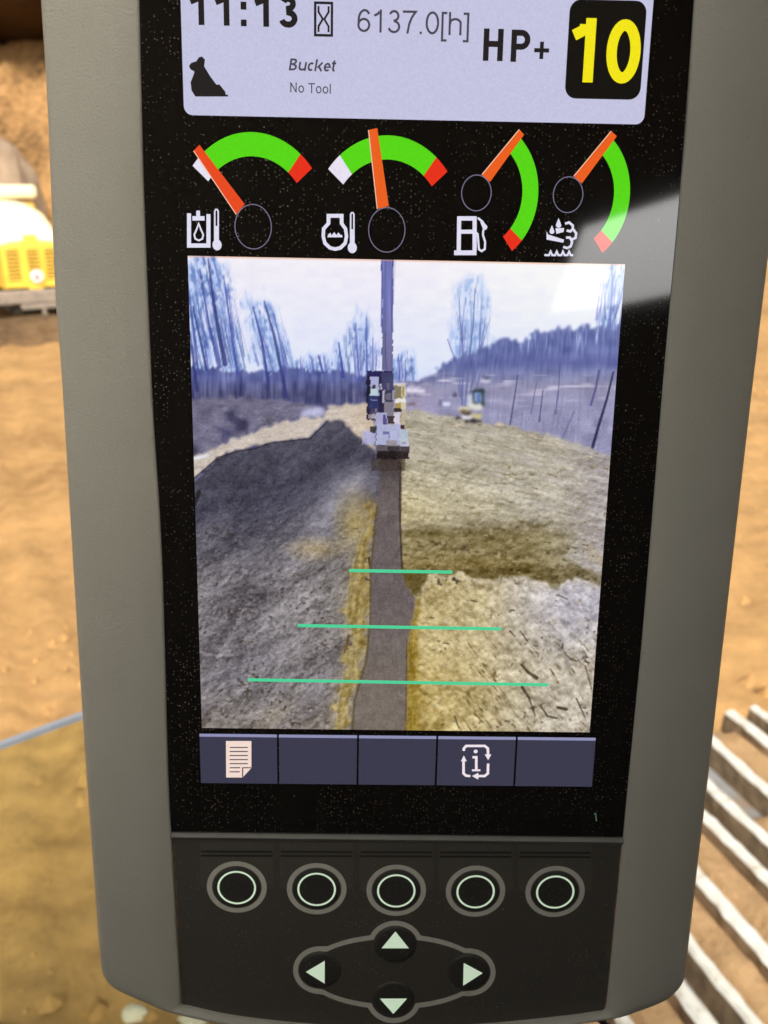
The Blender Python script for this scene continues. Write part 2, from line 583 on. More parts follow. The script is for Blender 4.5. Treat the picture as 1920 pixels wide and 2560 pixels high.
MB().cyl((.02, -.098, 1.12), (.02, -.125, 1.12), .115, 24).build('badge', M_white, tr)
MB().cyl((.02, -.125, 1.105), (.02, -.131, 1.105), .06, 20).build('badge_centre', M_red, tr)
MB().box((0, -.12, .76), (1.5, .26, .24)).build('bumper', M_steel, tr, .03)
MB().box((0, -.16, .585), (.7, .18, .10)).build('skid_plate', M_steel, tr, .02)
MB().cyl((.06, -.2, .56), (.06, -.2, .28), .045, 10).build('tow_hook', M_steel, tr)
MB().box((0, 1.6, .66), (.9, 3.4, .42)).build('chassis', M_dark, tr)
for sx in (-1, 1):
    wh = MB().cyl((sx * .68, 1.35, .62), (sx * 1.18, 1.35, .62), .64, 28).build('wheel', M_tyre, tr, .06)
    MB().cyl((sx * 1.15, 1.35, .62), (sx * 1.20, 1.35, .62), .32, 20).build('rim', M_yel, wh)
    MB().box((sx * .92, 1.35, 1.38), (.56, 1.5, .07)).build('fender', M_yel, tr, .03)
    lg = MB().cyl((sx * .75, 4.6, .62), (sx * 1.25, 4.6, .62), .64, 28).build('wheel', M_tyre, tr, .06)
    MB().cyl((sx * 1.22, 4.6, .62), (sx * 1.27, 4.6, .62), .32, 20).build('rim', M_yel, lg)
cb = MB().box((0, 2.95, 1.65), (1.35, 1.7, 1.5)).build('cab', M_yel, tr, .06)
MB().box((0, 2.09, 2.15), (1.1, .03, .42)).build('windscreen', M_cabglass, cb)
MB().box((0, 2.9, 2.60), (1.45, 1.9, .26)).build('cab_roof', M_cream, tr, .08)
dm = MB()
dm.add([(-1.2, 4.0, 1.2), (1.2, 4.0, 1.2), (1.2, 7.0, 1.5), (-1.2, 7.0, 1.5), (-1.3, 3.8, 2.3), (1.3, 3.8, 2.3), (1.3, 7.3, 2.4), (-1.3, 7.3, 2.4)],
       [(0, 3, 2, 1), (0, 1, 5, 4), (1, 2, 6, 5), (2, 3, 7, 6), (3, 0, 4, 7), (4, 5, 6, 7)])
dm.build('dump_body', M_yel, tr, .04)

o = rock('soil_heap', (-6.3, 16.6, .12), (1.9, .6, .34), dirt_mat('heap_soil', (.13, .08, .04), 1.5, .6), 2.2, 1.0, 4)
o.rotation_euler = (0, 0, R(34))
tag(o, 'low heap of dark soil under the front bumper of the yellow truck', 'soil heap')

# ================================================================== excavator track (right)
def track_mats():
    m, n, l, b = mat_new('track_steel')
    t = noise_node(n, l, 9, 6, .65)
    r = ramp(n, l, t.outputs[0], [(.36, (.36, .22, .10)), (.48, (.30, .27, .23)), (.6, (.34, .35, .36))])
    l.new(r.outputs[0], b.inputs['Base Color']); b.inputs['Roughness'].default_value = .6; b.inputs['Metallic'].default_value = .15
    m2, n, l, b = mat_new('bright_grouser')
    t = noise_node(n, l, 30, 6, .75)
    r = ramp(n, l, t.outputs[0], [(.33, (.42, .30, .17)), (.40, (.76, .71, .58)), (.62, (.90, .87, .78))])
    l.new(r.outputs[0], b.inputs['Base Color']); b.inputs['Roughness'].default_value = .38; b.inputs['Metallic'].default_value = .25
    return m, m2


M_track, M_grous = track_mats()
M_side = plain('muddy_steel', (.25, .175, .10), .85, .0, .45, 25)
M_mud = dirt_mat('track_mud', (.42, .26, .125), 3.0, .25)
TH = 1.30                                             # shoes lie 1.3 m below the eye
k_ = TH / 2.0
bdir = Vector((.300, -.954, 0)); tdir = Vector((.954, .300, 0))
t_loc = Vector((0, 0, EYE.z - TH))
tk = empty('excavator_track', (0, 0, 0), 0, 'steel crawler track with worn bright grouser bars and packed mud beside the monitor', 'crawler track')
TM = Matrix(((tdir.x, -bdir.x, 0, 0), (tdir.y, -bdir.y, 0, 0), (0, 0, 1, t_loc.z), (0, 0, 0, 1)))   # local x along the track, y along the bar (away), z up
SHW = 1.05                                            # bar length
y1 = 2.55 * k_; y0 = y1 - SHW
PITCHT = .50 * k_
first = 1.295 * k_
offs = (0.0, .118 * k_, .30 * k_)


def mudpatch(x0, x1, ya, yb, z, seed):
    m = MB(); nx_, ny_ = 5, 26
    vv = []
    for j in range(ny_ + 1):
        for i in range(nx_ + 1):
            x = x0 + (x1 - x0) * i / nx_; y = ya + (yb - ya) * j / ny_
            e = min(i, nx_ - i, j, ny_ - j)
            h = -.012 if e == 0 else .004 + .016 * mnoise.noise(Vector((x * 22 + seed, y * 14, seed)))
            vv.append(TM @ Vector((x, y, z + h)))
    ff = [(j * (nx_ + 1) + i, j * (nx_ + 1) + i + 1, (j + 1) * (nx_ + 1) + i + 1, (j + 1) * (nx_ + 1) + i) for j in range(ny_) for i in range(nx_)]
    return m.add(vv, ff)


for s in range(-2, 5):
    xa = first + s * PITCHT
    sh = MB().box((xa + PITCHT * .42, (y0 + y1) / 2, -.075), (PITCHT * .985, SHW - .02, .03), TM).build('track_shoe', M_track, tk, .004)
    for q, of in enumerate(offs):
        rs = random.Random(s * 10 + q)
        w_0, wbot = .027 + .008 * rs.random(), .046
        vv = []
        N = 48
        for j in range(N + 1):
            y = y0 + SHW * j / N
            zt = -.003 * rs.random() + .0015 * math.sin(j * .3 + s)
            xc = xa + of
            dx = .0015 * rs.uniform(-1, 1); wtop = w_0 * rs.uniform(.86, 1.08)
            for x, z in ((xc - wbot / 2, -.06), (xc - wtop / 2 + dx, zt - .006), (xc - wtop / 4 + dx, zt), (xc + wtop / 4 + dx, zt), (xc + wtop / 2 + dx, zt - .006), (xc + wbot / 2, -.06)):
                vv.append(TM @ Vector((x, y, z)))
        ff = [(j * 6 + i, j * 6 + i + 1, (j + 1) * 6 + i + 1, (j + 1) * 6 + i) for j in range(N) for i in range(5)]
        ff.append(tuple(range(6))); ff.append(tuple(reversed(range(N * 6, N * 6 + 6))))
        go = MB().add(vv, ff).build('grouser', M_grous, sh)
        go.data.materials.append(M_side)              # only the crest is scoured bright
        for k, p_ in enumerate(go.data.polygons):
            if k >= N * 5 or k % 5 in (0, 4): p_.material_index = 1
    if s != 9:
        mudpatch(xa + offs[2] + .02, xa + PITCHT - .02, y0 + .02, y1 - .05, -.021, s * 3.1).build('packed_mud', M_mud, sh, smooth=True)
    if s in (-2, -1, 0, 1, 2):
        mudpatch(xa + offs[1] + .02, xa + offs[2] - .02, y0 + .02, y1 - (.35 if s == 1 else .08), -.023, s * 5.7).build('packed_mud', M_mud, sh, smooth=True)
fr_ = MB().box((first + PITCHT * 1.1, (y0 + y1) / 2, -.36), (PITCHT * 6.3, SHW * .45, .5), TM).build('track_frame', M_steel, tk, .03)
for s in (-1.2, 1.2, 3.4):
    a = TM @ Vector((first + s * PITCHT, y0 + .25, -.95)); b = TM @ Vector((first + s * PITCHT, y1 - .25, -.95))
    MB().cyl(a, b, .28, 24).build('track_roller', M_steel, tk, .02)
for s in range(-2, 5):
    xa = first + s * PITCHT
    MB().box((xa + PITCHT * .42, (y0 + y1) / 2, -1.25), (PITCHT * .985, SHW - .02, .06), TM).build('track_shoe', M_track, tk, .004)

# pale stones lying under the monitor's lower edge
M_stone = plain('pale_stone', (.66, .60, .50), .9, 0, .2, 9, .4, 40)
for k, (px, py, s, lb) in enumerate(((338, 2558, .03, "small pale stone on tan soil beyond the monitor's rounded lower corner"),
                                     (478, 2554, .035, "pale stone tucked under the monitor's lower edge below the keypad"))):
    d = Vector((1, 0, 0)) * ((px - 960) / FPX) - _U * ((py - 1280) / FPX) + _F
    q = EYE + d * (-(EYE.z - .03) / d.z)
    o = rock('stone', (q.x, q.y, ground_h(q.x, q.y) + s * .3), (s * 1.5, s, s), M_stone, k * 3.3 + 1, .8, 2)
    tag(o, lb, 'stone')

# ================================================================== unseen cab shell, dark for the glass, openings placed to light the casing
M_unseen_cab = plain('unseen_cab_lining', (.035, .033, .030), .85, 0, .15, 8, .3, 60)
cabo = empty('unseen_cab_shell', (0, 0, EYE.z - 1.25), 0, 'unseen dark excavator cab shell round the monitor, openings shaped for the light', 'cab')
zf = 0.0


SUN_OPENING = (-.42, .11, -.57, -.06)                       # x0, x1, y0, y1


def cabbox(name, x0, x1, y0_, y1_, z0, z1):
    return MB().box(((x0 + x1) / 2, (y0_ + y1_) / 2, (z0 + z1) / 2 + 1.25), (x1 - x0, y1_ - y0_, z1 - z0)).build(name, M_unseen_cab, cabo)


# unseen roof, with an opening added to grade sunlight across the casing
cabbox('roof', -.50, .66, SUN_OPENING[3], .12, .66, .70)
cabbox('roof', -.50, .66, -.96, SUN_OPENING[2], .66, .70)
cabbox('roof', -.50, SUN_OPENING[0], SUN_OPENING[2], SUN_OPENING[3], .66, .70)
cabbox('roof', SUN_OPENING[1], .66, SUN_OPENING[2], SUN_OPENING[3], .66, .70)
cabbox('floor', -.50, .66, -.98, .45, -1.30, -1.22)


def wall_panel(name, pts, y0_, y1_):
    """upright panel cut to an outline of (x, z) points"""
    k = len(pts)
    vs = [(x, y0_, z + 1.25) for x, z in pts] + [(x, y1_, z + 1.25) for x, z in pts]
    fs = [tuple(range(k)), tuple(reversed(range(k, 2 * k)))] + [(i, i + k, (i + 1) % k + k, (i + 1) % k) for i in range(k)]
    return meshobj(name, vs, fs, M_unseen_cab, cabo)


# unseen rear wall between the side openings, with a small slanted opening shaped for the light
wall_panel('rear_wall', [(-.50, -1.22), (.395, -1.22), (.395, .128), (.29, .118), (.340, .252), (.340, .66), (-.50, .66)], -.96, -.92)
wall_panel('rear_wall', [(.395, -1.22), (.66, -1.22), (.66, .18), (.395, .128)], -.96, -.92)
wall_panel('rear_wall', [(.340, .252), (.66, .355), (.66, .66), (.340, .66)], -.96, -.92)
cabbox('unseen_side_panel', -.50, -.46, -.92, .14, -1.22, -.03)      # door sill, left open above to light the casing
cabbox('unseen_side_panel', .62, .66, -.92, .20, -1.22, .66)  # closed to full height to keep the casing's right side darker

# ================================================================== tinted lower windscreen
m, n, l, b = mat_new('tinted_glass')
n.remove(b)
tr_ = n.new('ShaderNodeBsdfTransparent'); tr_.inputs[0].default_value = (.93, .97, .86, 1)
gl = n.new('ShaderNodeBsdfGlossy'); gl.inputs['Roughness'].default_value = .03
df = n.new('ShaderNodeBsdfDiffuse'); df.inputs[0].default_value = (.30, .27, .2, 1)
fr = n.new('ShaderNodeFresnel'); fr.inputs[0].default_value = 1.45
m1 = n.new('ShaderNodeMixShader'); m2 = n.new('ShaderNodeMixShader')
t = noise_node(n, l, 14, 6, .7); rr = ramp(n, l, t.outputs[0], [(.4, (.01,) * 3), (.75, (.10,) * 3)])
l.new(fr.outputs[0], m1.inputs[0]); l.new(tr_.outputs[0], m1.inputs[1]); l.new(gl.outputs[0], m1.inputs[2])
l.new(rr.outputs[0], m2.inputs[0]); l.new(m1.outputs[0], m2.inputs[1]); l.new(df.outputs[0], m2.inputs[2])
l.new(m2.outputs[0], n['Material Output'].inputs[0])
M_tint = m
M_gedge = plain('glass_edge', (.42, .48, .55), .25, 0, .1, 60)
wsd = empty('windscreen_pane', (0, 0, EYE.z - 1.0), 0, 'tinted lower windscreen glass with pale ground edge beside the monitor', 'windscreen')


def onpane(px, py, y):
    d = Vector((1, 0, 0)) * ((px - 960) / FPX) - _U * ((py - 1280) / FPX) + _F
    return d * (y / d.y)


A_ = onpane(-420, 2021, .62); B_ = onpane(620, 1642, .66)          # upper edge, a straight cut
off = Vector((0, 0, 1.0))
dn = Vector((0, -.10, -.62))
th = Vector((.0, .006, .0))
pv = [A_ + off, B_ + off, B_ + off + dn, A_ + off + dn]
meshobj('pane', [*pv, *[q + th for q in pv]], [(0, 3, 2, 1), (4, 5, 6, 7), (1, 2, 6, 5), (2, 3, 7, 6), (3, 0, 4, 7)], M_tint, wsd)
up = Vector((0, 0, .0022))
ev = [A_ + off + up, B_ + off + up, B_ + off - up, A_ + off - up]
ev = [q + Vector((0, -.001, 0)) for q in ev]
meshobj('ground_edge', [*ev, *[q + Vector((0, .008, 0)) for q in ev]], [(0, 3, 2, 1), (4, 5, 6, 7), (0, 1, 5, 4), (1, 2, 6, 5), (2, 3, 7, 6), (3, 0, 4, 7)], M_gedge, wsd)

# ================================================================== THE MONITOR
mon = empty('display_monitor', (0, 0, 0), 0, 'grey excavator cab monitor showing gauges and a rear camera picture', 'monitor')
mon.matrix_world = MONM

# --- housing
m, n, l, b = mat_new('grey_moulded_plastic')
t = noise_node(n, l, 18, 5, .6)
r = ramp(n, l, t.outputs[0], [(.3, (.365, .342, .270)), (.7, (.405, .380, .305))])
fac, dc = specks(n, l, 420, .09, .05, 1.3)
mx = n.new('ShaderNodeMix'); mx.data_type = 'RGBA'
l.new(fac, mx.inputs['Factor']); l.new(r.outputs[0], mx.inputs['A']); l.new(dc, mx.inputs['B'])
st = noise_node(n, l, 26, 4, .5); rs_ = ramp(n, l, st.outputs[0], [(.68, (0, 0, 0)), (.78, (.35,) * 3)])
mx2 = n.new('ShaderNodeMix'); mx2.data_type = 'RGBA'; mx2.inputs['B'].default_value = (.19, .16, .115, 1)
l.new(rs_.outputs[0], mx2.inputs['Factor']); l.new(mx.outputs['Result'], mx2.inputs['A'])
l.new(mx2.outputs['Result'], b.inputs['Base Color'])
b.inputs['Roughness'].default_value = .62
b.inputs['Specular IOR Level'].default_value = .35
tb = noise_node(n, l, 1700, 3, .55)
bp = n.new('ShaderNodeBump'); bp.inputs['Strength'].default_value = .6; bp.inputs['Distance'].default_value = .00032
l.new(tb.outputs[0], bp.inputs['Height']); l.new(bp.outputs[0], b.inputs['Normal'])
M_grey = m


def resample(pts, n):
    p = [Vector((q[0], q[1])) for q in pts]
    # smooth through the points (Catmull-Rom), then even spacing
    fine = []
    for i in range(len(p) - 1):
        p0 = p[max(0, i - 1)]; p1 = p[i]; p2 = p[i + 1]; p3 = p[min(len(p) - 1, i + 2)]
        for k in range(12):
            u = k / 12
            fine.append(.5 * ((2 * p1) + (p2 - p0) * u + (2 * p0 - 5 * p1 + 4 * p2 - p3) * u * u + (3 * p1 - p0 - 3 * p2 + p3) * u ** 3))
    fine.append(p[-1])
    acc = [0.0]
    for a, b_ in zip(fine, fine[1:]): acc.append(acc[-1] + (b_ - a).length)
    out = []
    for k in range(n):
        s = acc[-1] * k / n
        i = max(j for j in range(len(acc)) if acc[j] <= s + 1e-9)
        i = min(i, len(fine) - 2)
        u = (s - acc[i]) / max(1e-12, acc[i + 1] - acc[i])
        out.append(fine[i].lerp(fine[i + 1], min(1, u)))
    return out


OZ = -0.002
op = lambda L: [P(x, y, OZ) for x, y in L]
ip = lambda L: [P(x, y, GZ) for x, y in L]
outer = [op([(84, -270), (98.5, 0), (115, 271), (134, 723), (150, 935), (180, 1425), (206, 1837), (232, 2200), (247, 2400)]),
         op([(247, 2400), (252, 2428), (264, 2449), (285, 2466), (345, 2494), (420, 2523)]),
         op([(420, 2523), (580, 2557), (760, 2580), (985, 2590), (1220, 2578), (1412, 2556), (1540, 2536)]),
         op([(1540, 2536), (1599, 2522), (1666, 2496), (1696, 2473), (1713, 2447), (1718, 2419)]),
         op([(1718, 2419), (1748, 2159), (1773, 1950), (1817, 1560), (1876, 1045), (1918, 694), (1999, 0), (2030, -270)]),
         op([(2030, -270), (2022, -310), (1985, -335), (1500, -360), (1050, -368), (600, -360), (140, -335), (96, -310), (84, -270)])]
inner = [ip([(342, -215), (348, 0), (352.5, 203), (361.6, 520), (381, 994), (405, 1387), (420, 1912), (428, 2080), (449, 2440)]),
         ip([(449, 2440), (452, 2490), (455, 2511), (470, 2515)]),
         ip([(470, 2515), (580, 2539), (760, 2560), (985, 2571), (1220, 2560), (1412, 2541), (1490, 2530)]),
         ip([(1490, 2530), (1511, 2526), (1517, 2505), (1524, 2440)]),
         ip([(1524, 2440), (1557, 2098), (1571, 1950), (1605, 1600), (1630, 1301), (1659, 940), (1695, 542), (1717, 289), (1735, 0), (1751, -215)]),
         ip([(1751, -215), (1748, -240), (1735, -245), (1050, -250), (360, -245), (345, -240), (342, -215)])]
cnt = [60, 22, 40, 22, 60, 44]
O_ = [q for L, c in zip(outer, cnt) for q in resample(L, c)]
I_ = [q for L, c in zip(inner, cnt) for q in resample(L, c)]
NN = len(O_)
cen = Vector((0, 0))
for q in O_: cen += q
cen /= NN
# (kind, amount, z): along outer -> inner by a fraction of the rim, or shrunk about the centre behind it
rings = []
for sh, z in ((.55, -.046), (.80, -.044), (.88, -.034), (.955, -.020), (.978, -.012), (.990, -.0072)):
    rings.append([(cen.x + (q.x - cen.x) * sh, cen.y + (q.y - cen.y) * sh, z) for q in O_])


def rim(mm, frac, z):
    """offset from the outer edge by mm metres plus a fraction of the width of the rim"""
    out = []
    for a, c in zip(O_, I_):
        d = c - a
        ln = d.length
        s = min(mm, ln * .22) + frac * (ln - min(mm, ln * .22))
        q = a + d * (s / ln)
        out.append((q.x, q.y, z))
    return out


rings += [rim(0.0, 0, -.0048), rim(.00008, 0, -.0034), rim(.00035, 0, -.0022), rim(.0009, 0, -.0011), rim(.0017, 0, -.0004), rim(.0028, 0, .0000),
          rim(.0028, .22, .0006), rim(.0028, .45, .0008), rim(.0028, .66, .0007), rim(.0028, .74, .00055), rim(.0028, .80, .0003), rim(.0028, .90, -.0003), rim(.0028, .965, -.0007), rim(.0028, .985, -.0009),
          [(q.x, q.y, -.0012) for q in I_], [(q.x, q.y, -.0050) for q in I_]]
hv = [p for rg in rings for p in rg]
hf = []
for i in range(len(rings) - 1):
    for j in range(NN):
        k = (j + 1) % NN
        hf.append((i * NN + j, i * NN + k, (i + 1) * NN + k, (i + 1) * NN + j))
hf.append(tuple(reversed(range(NN))))
housing = meshobj('housing', hv, hf, M_grey, mon, True)
bm = bmesh.new(); bm.from_mesh(housing.data); bmesh.ops.recalc_face_normals(bm, faces=bm.faces); bm.to_mesh(housing.data); bm.free()

# --- cover glass of the display
M_glass = dusty('black_glass', (.0085, .0070, .0055), .05, .5, .42, 1000, .15, 1.0, GLASS_IOR, film_amt=.05)
gpoly = [gp(*q) for q in ((336, -250), (348, 0), (361, 520), (381, 994), (405, 1387), (420, 1912), (427, 2082), (1559, 2096), (1571, 1950), (1605, 1600), (1659, 940), (1695, 542), (1735, 0), (1756, -250))]
ins = 0.0008
gm = MB()
gn = len(gpoly)
gm.add([(a, b_, GZ) for a, b_ in gpoly] + [(a, b_, GZ - .002) for a, b_ in gpoly], [tuple(range(gn)), tuple(reversed(range(gn, 2 * gn)))] + [(i, i + gn, (i + 1) % gn + gn, (i + 1) % gn) for i in range(gn)])
glass = gm.build('screen_glass', M_glass, mon)
bm = bmesh.new(); bm.from_mesh(glass.data); bmesh.ops.recalc_face_normals(bm, faces=bm.faces); bm.to_mesh(glass.data); bm.free()
Z1, Z2, Z3, Z4 = GZ + .00004, GZ + .00008, GZ + .00012, GZ + .00016
M_border = dusty('glass_border', (.008, .007, .006), .12, .5, .40, 950, .13, 1.0, 1.6, film_amt=.10)
fl = Flat(Z1)
fl.poly([gp(455, 2036), (gp(1534, 2046)), gp(1540, 2062), gp(446, 2054)])
fl.build('glass_carrier_edge', M_border, glass)

# --- header
LAV = (203, 203, 232)
M_lav = lit(LAV)
M_ink = lit((38, 34, 34))
M_ink2 = lit((78, 74, 86))
h0, h1 = gp(446, -120), gp(1611, 311)
xL = gp(456, 150)[0]; xR = gp(1622, 150)[0]
yB = (gp(480, 288)[1] + gp(1590, 311)[1]) / 2
tilt = (gp(1590, 311)[1] - gp(480, 288)[1]) / (gp(1590, 311)[0] - gp(480, 288)[0])
fl = Flat(Z1)
fl.poly([(x, y + tilt * x) for x, y in rrect(xL, yB, xR, gp(900, -130)[1], .0022)])
fl.build('header_panel', M_lav, glass)
text('clock_text', '11:13', (466, 62), (753, 70), -18, .20, M_ink, glass, Z2)
text('hour_meter_text', '6137.0[h]', (890, 80), (1175, 90), 22, .105, M_ink2, glass, Z2)
text('power_mode_text', 'HP', (1197, 152), (1330, 157), 71, .19, M_ink, glass, Z2)
text('plus_text', '+', (1331, 154), (1374, 156), 70, .13, M_ink, glass, Z2)
text('tool_text', 'Bucket', (718, 176), (838, 180), 146, .17, M_ink2, glass, Z2, .18)
text('tool_name_text', 'No Tool', (723, 231), (829, 235), 206, .12, M_ink2, glass, Z2)
# hourglass
fl = Flat(Z2)
hx0, hy0 = gp(788, 88); hx1, hy1 = gp(830, 8)
tw = .00055
fl.stroke([(hx0, hy0), (hx1, hy0), (hx1, hy1), (hx0, hy1)], tw * 1.1, True)
cx, cy = (hx0 + hx1) / 2, (hy0 + hy1) / 2
q = (hx1 - hx0) * .30; v_ = (hy1 - hy0) * .40
fl.stroke([(cx - q, cy + v_), (cx - q, cy + v_ * .55), (cx - q * .15, cy), (cx - q, cy - v_ * .55), (cx - q, cy - v_)], tw * .9)
fl.stroke([(cx + q, cy + v_), (cx + q, cy + v_ * .55), (cx + q * .15, cy), (cx + q, cy - v_ * .55), (cx + q, cy - v_)], tw * .9)
fl.build('hourglass_icon', M_ink, glass)
# bucket pictogram
S1 = lambda L: [gp(420 + a * .8077, b_ * .8077) for a, b_ in L]
fl = Flat(Z2)
fl.poly(S1([(65, 205), (72, 195), (88, 190), (95, 178), (105, 175), (115, 185), (112, 205), (130, 235), (150, 262), (160, 262), (178, 285), (178, 292), (186, 294), (186, 299), (85, 299), (73, 280), (70, 255), (78, 235), (82, 222), (70, 215)]))
fl.build('bucket_icon', M_ink, glass)
# speed dial box
b0 = gp(1409, 246); b1 = gp(1618, 5)
fl = Flat(Z2)
fl.poly([(x, y + tilt * (x - b0[0])) for x, y in rrect(b0[0] + .0002, b0[1], b1[0], b1[1] + .0002, .0028)])
fl.build('throttle_box', lit((22, 20, 16)), glass)
M_yelt = lit((255, 238, 28))
text('throttle_text', '10', (1411, 205), (1600, 211), 44, .175, M_yelt, glass, Z3)

# --- gauges
GREEN, RED, ORNG, WHITE = lit((92, 222, 24)), lit((238, 52, 28)), lit((244, 100, 34)), lit((240, 232, 248))
M_hub = lit((8, 7, 6)); M_thin = lit((128, 124, 150))


def arc_band(c, ro, ri, a0, a1, n=24):
    """band between two ellipses, angles clockwise from straight up"""
    o_ = [(c[0] + ro[0] * math.sin(R(a0 + (a1 - a0) * i / n)), c[1] + ro[1] * math.cos(R(a0 + (a1 - a0) * i / n))) for i in range(n + 1)]
    i_ = [(c[0] + ri[0] * math.sin(R(a0 + (a1 - a0) * i / n)), c[1] + ri[1] * math.cos(R(a0 + (a1 - a0) * i / n))) for i in range(n + 1)]
    return o_ + i_, [(k, n + 1 + k, n + 2 + k, k + 1) for k in range(n)]


def gauge(hub, hr, ro, ri, spans, needle, ncol, edge):
    c = gp(*hub)
    rad = lambda r_: (abs(gp(hub[0] + r_[0], hub[1])[0] - c[0]), abs(gp(hub[0], hub[1] - r_[1])[1] - c[1]))
    for a0, a1, mm in spans:
        f_ = Flat(Z1); f_._add(*arc_band(c, rad(ro), rad(ri), a0, a1)); f_.build('gauge_arc', mm, glass)
    f_ = Flat(Z2); f_.stroke(ell(c, *rad(hr), n=48), .00022, True); f_.build('gauge_hub', M_thin, glass)
    f_ = Flat(Z3); f_.poly([gp(*q) for q in needle]); nd = f_.build('gauge_needle', ncol, glass)
    f_ = Flat(Z4); f_.stroke([gp(*edge[0]), gp(*edge[1])], .00024); f_.build('needle_edge', lit((250, 200, 170)), glass)


S2 = lambda L: [(420 + a * .4219, 300 + b_ * .4219) for a, b_ in L]
S3 = lambda L: [(1080 + a * .3858, 300 + b_ * .3858) for a, b_ in L]
GO, GI = (451 * .4219, 561 * .4219), (336 * .4219, 418 * .4219)
sp = [(-50.5, -38.5, WHITE), (-38.5, 38.5, GREEN), (38.5, 50.5, RED)]
nl = S2([(152, 183), (187, 148), (455, 500), (405, 560)])
gauge((633, 567), (45.5, 56), GO, GI, sp, nl, lit((240, 78, 34)), (nl[0], nl[3]))
nl = S2([(1188, 60), (1240, 48), (1308, 510), (1240, 528)])
gauge((967, 575), (45.5, 56), GO, GI, sp, nl, ORNG, (nl[0], nl[3]))
GO3, GI3 = (401 * .3858, 489 * .3858), (298 * .3858, 363 * .3858)
sp3 = [(39, 129.4, GREEN), (129.4, 141.7, RED)]
nl = S3([(565, 62), (597, 95), (375, 402), (323, 355)])
gauge((1191, 482.5), (37, 45), GO3, GI3, sp3, nl, ORNG, (nl[0], nl[3]))
nl = S3([(1160, 73), (1197, 105), (970, 412), (918, 365)])
gauge((1420, 487), (37, 45), GO3, GI3, sp3, nl, ORNG, (nl[0], nl[3]))

# --- gauge pictograms
ICON = lit((232, 230, 250))
g2 = lambda L: [gp(*q) for q in S2(L)]
g3 = lambda L: [gp(*q) for q in S3(L)]
u2 = abs(gp(1000, 560)[0] - gp(1100, 560)[0]) / 100 * .4219      # one crop pixel in metres
u3 = abs(gp(1200, 500)[0] - gp(1300, 500)[0]) / 100 * .3858


def thermo(fl, x0, x1, ytop, bulb, r):
    xm = (x0 + x1) / 2
    t_ = 9
    fl.stroke(g2([(x0 + t_ / 2, bulb[1] - r), (x0 + t_ / 2, ytop + 12), (xm - 4, ytop + 3), (xm + 4, ytop + 3), (x1 - t_ / 2, ytop + 12), (x1 - t_ / 2, bulb[1] - r)]), u2 * t_)
    fl.poly(g2([(x0 + 2, ytop + 100), (x1 - 2, ytop + 100), (x1 - 2, bulb[1]), (x0 + 2, bulb[1])]))
    fl.poly(ell(g2([bulb])[0], u2 * r, u2 * r * 1.16, n=24))


fl = Flat(Z2)
fl.stroke(g2([(125, 553), (125, 744), (240, 744), (240, 558)]), u2 * 24)
fl.poly(g2([(168, 537), (190, 537), (190, 572), (168, 572)])); fl.poly(g2([(145, 570), (217, 570), (217, 596), (145, 596)]))
fl.stroke(g2([(182, 614), (170, 648), (156, 680), (162, 704), (183, 714), (204, 704), (209, 680), (195, 648)]), u2 * 10, True)
thermo(fl, 273, 302, 528, (291, 740), 27)
fl.build('hydraulic_oil_icon', ICON, glass)
fl = Flat(Z2)
fl.stroke(g2([(952, 612), (922, 645), (920, 690), (930, 730), (960, 758), (990, 765), (1022, 758), (1050, 730), (1058, 690), (1052, 645), (1028, 612)]), u2 * 20)
fl.stroke(g2([(951, 618), (951, 568), (1029, 568), (1029, 618)]), u2 * 22)
fl.poly(g2([(945, 695), (948, 680), (962, 668), (970, 684), (985, 664), (998, 682), (1010, 666), (1020, 680), (1032, 682), (1034, 695)]))
thermo(fl, 1078, 1106, 547, (1092, 757), 27)
fl.build('coolant_icon', ICON, glass)
fl = Flat(Z2)
fl.stroke(g3([(173, 850), (176, 638), (276, 638), (276, 850)]), u3 * 27)
fl.poly(g3([(185, 711), (265, 711), (265, 737), (185, 737)])); fl.poly(g3([(143, 845), (288, 845), (288, 876), (143, 876)]))
fl.stroke(g3([(296, 634), (328, 660), (344, 692), (332, 716), (330, 745), (344, 790), (342, 836), (322, 850), (304, 838), (300, 790), (296, 740), (286, 730)]), u3 * 13)
fl.poly(g3([(312, 660), (340, 668), (360, 692), (350, 712), (330, 706)]))
fl.build('fuel_icon', ICON, glass)
fl = Flat(Z2)
for cx, cy, s in ((820, 672, 1.0), (777, 714, .9)):
    fl.poly(g3([(cx, cy - 36 * s), (cx + 14 * s, cy - 2 * s), (cx + 18 * s, cy + 14 * s), (cx + 8 * s, cy + 26 * s), (cx - 8 * s, cy + 26 * s), (cx - 18 * s, cy + 14 * s), (cx - 14 * s, cy - 2 * s)]))
fl.poly(g3([(742, 722), (752, 742), (856, 776), (850, 795), (742, 775)])); fl.poly(g3([(800, 702), (856, 700), (852, 726), (806, 738)]))
fl.stroke(g3([(862, 672), (888, 664), (912, 684), (912, 708), (896, 722), (872, 716)]), u3 * 15)
fl.stroke(g3([(914, 708), (934, 734), (930, 764), (908, 774)]), u3 * 15)
fl.stroke(g3([(868, 762), (894, 762), (908, 790), (898, 820), (874, 830), (850, 822)]), u3 * 15)
wv = [(725, 882)]
for k in range(5):
    x = 732 + k * 40; wv += [(x, 866), (x + 8, 846), (x + 20, 866)]
fl.stroke(g3([(728, 874)] + [(728 + k * 10, 868 + (8 if k % 4 in (1, 2, 3) else -16)) for k in range(1, 19)] + [(914, 876)]), u3 * 13)
fl.build('exhaust_fluid_icon', ICON, glass)

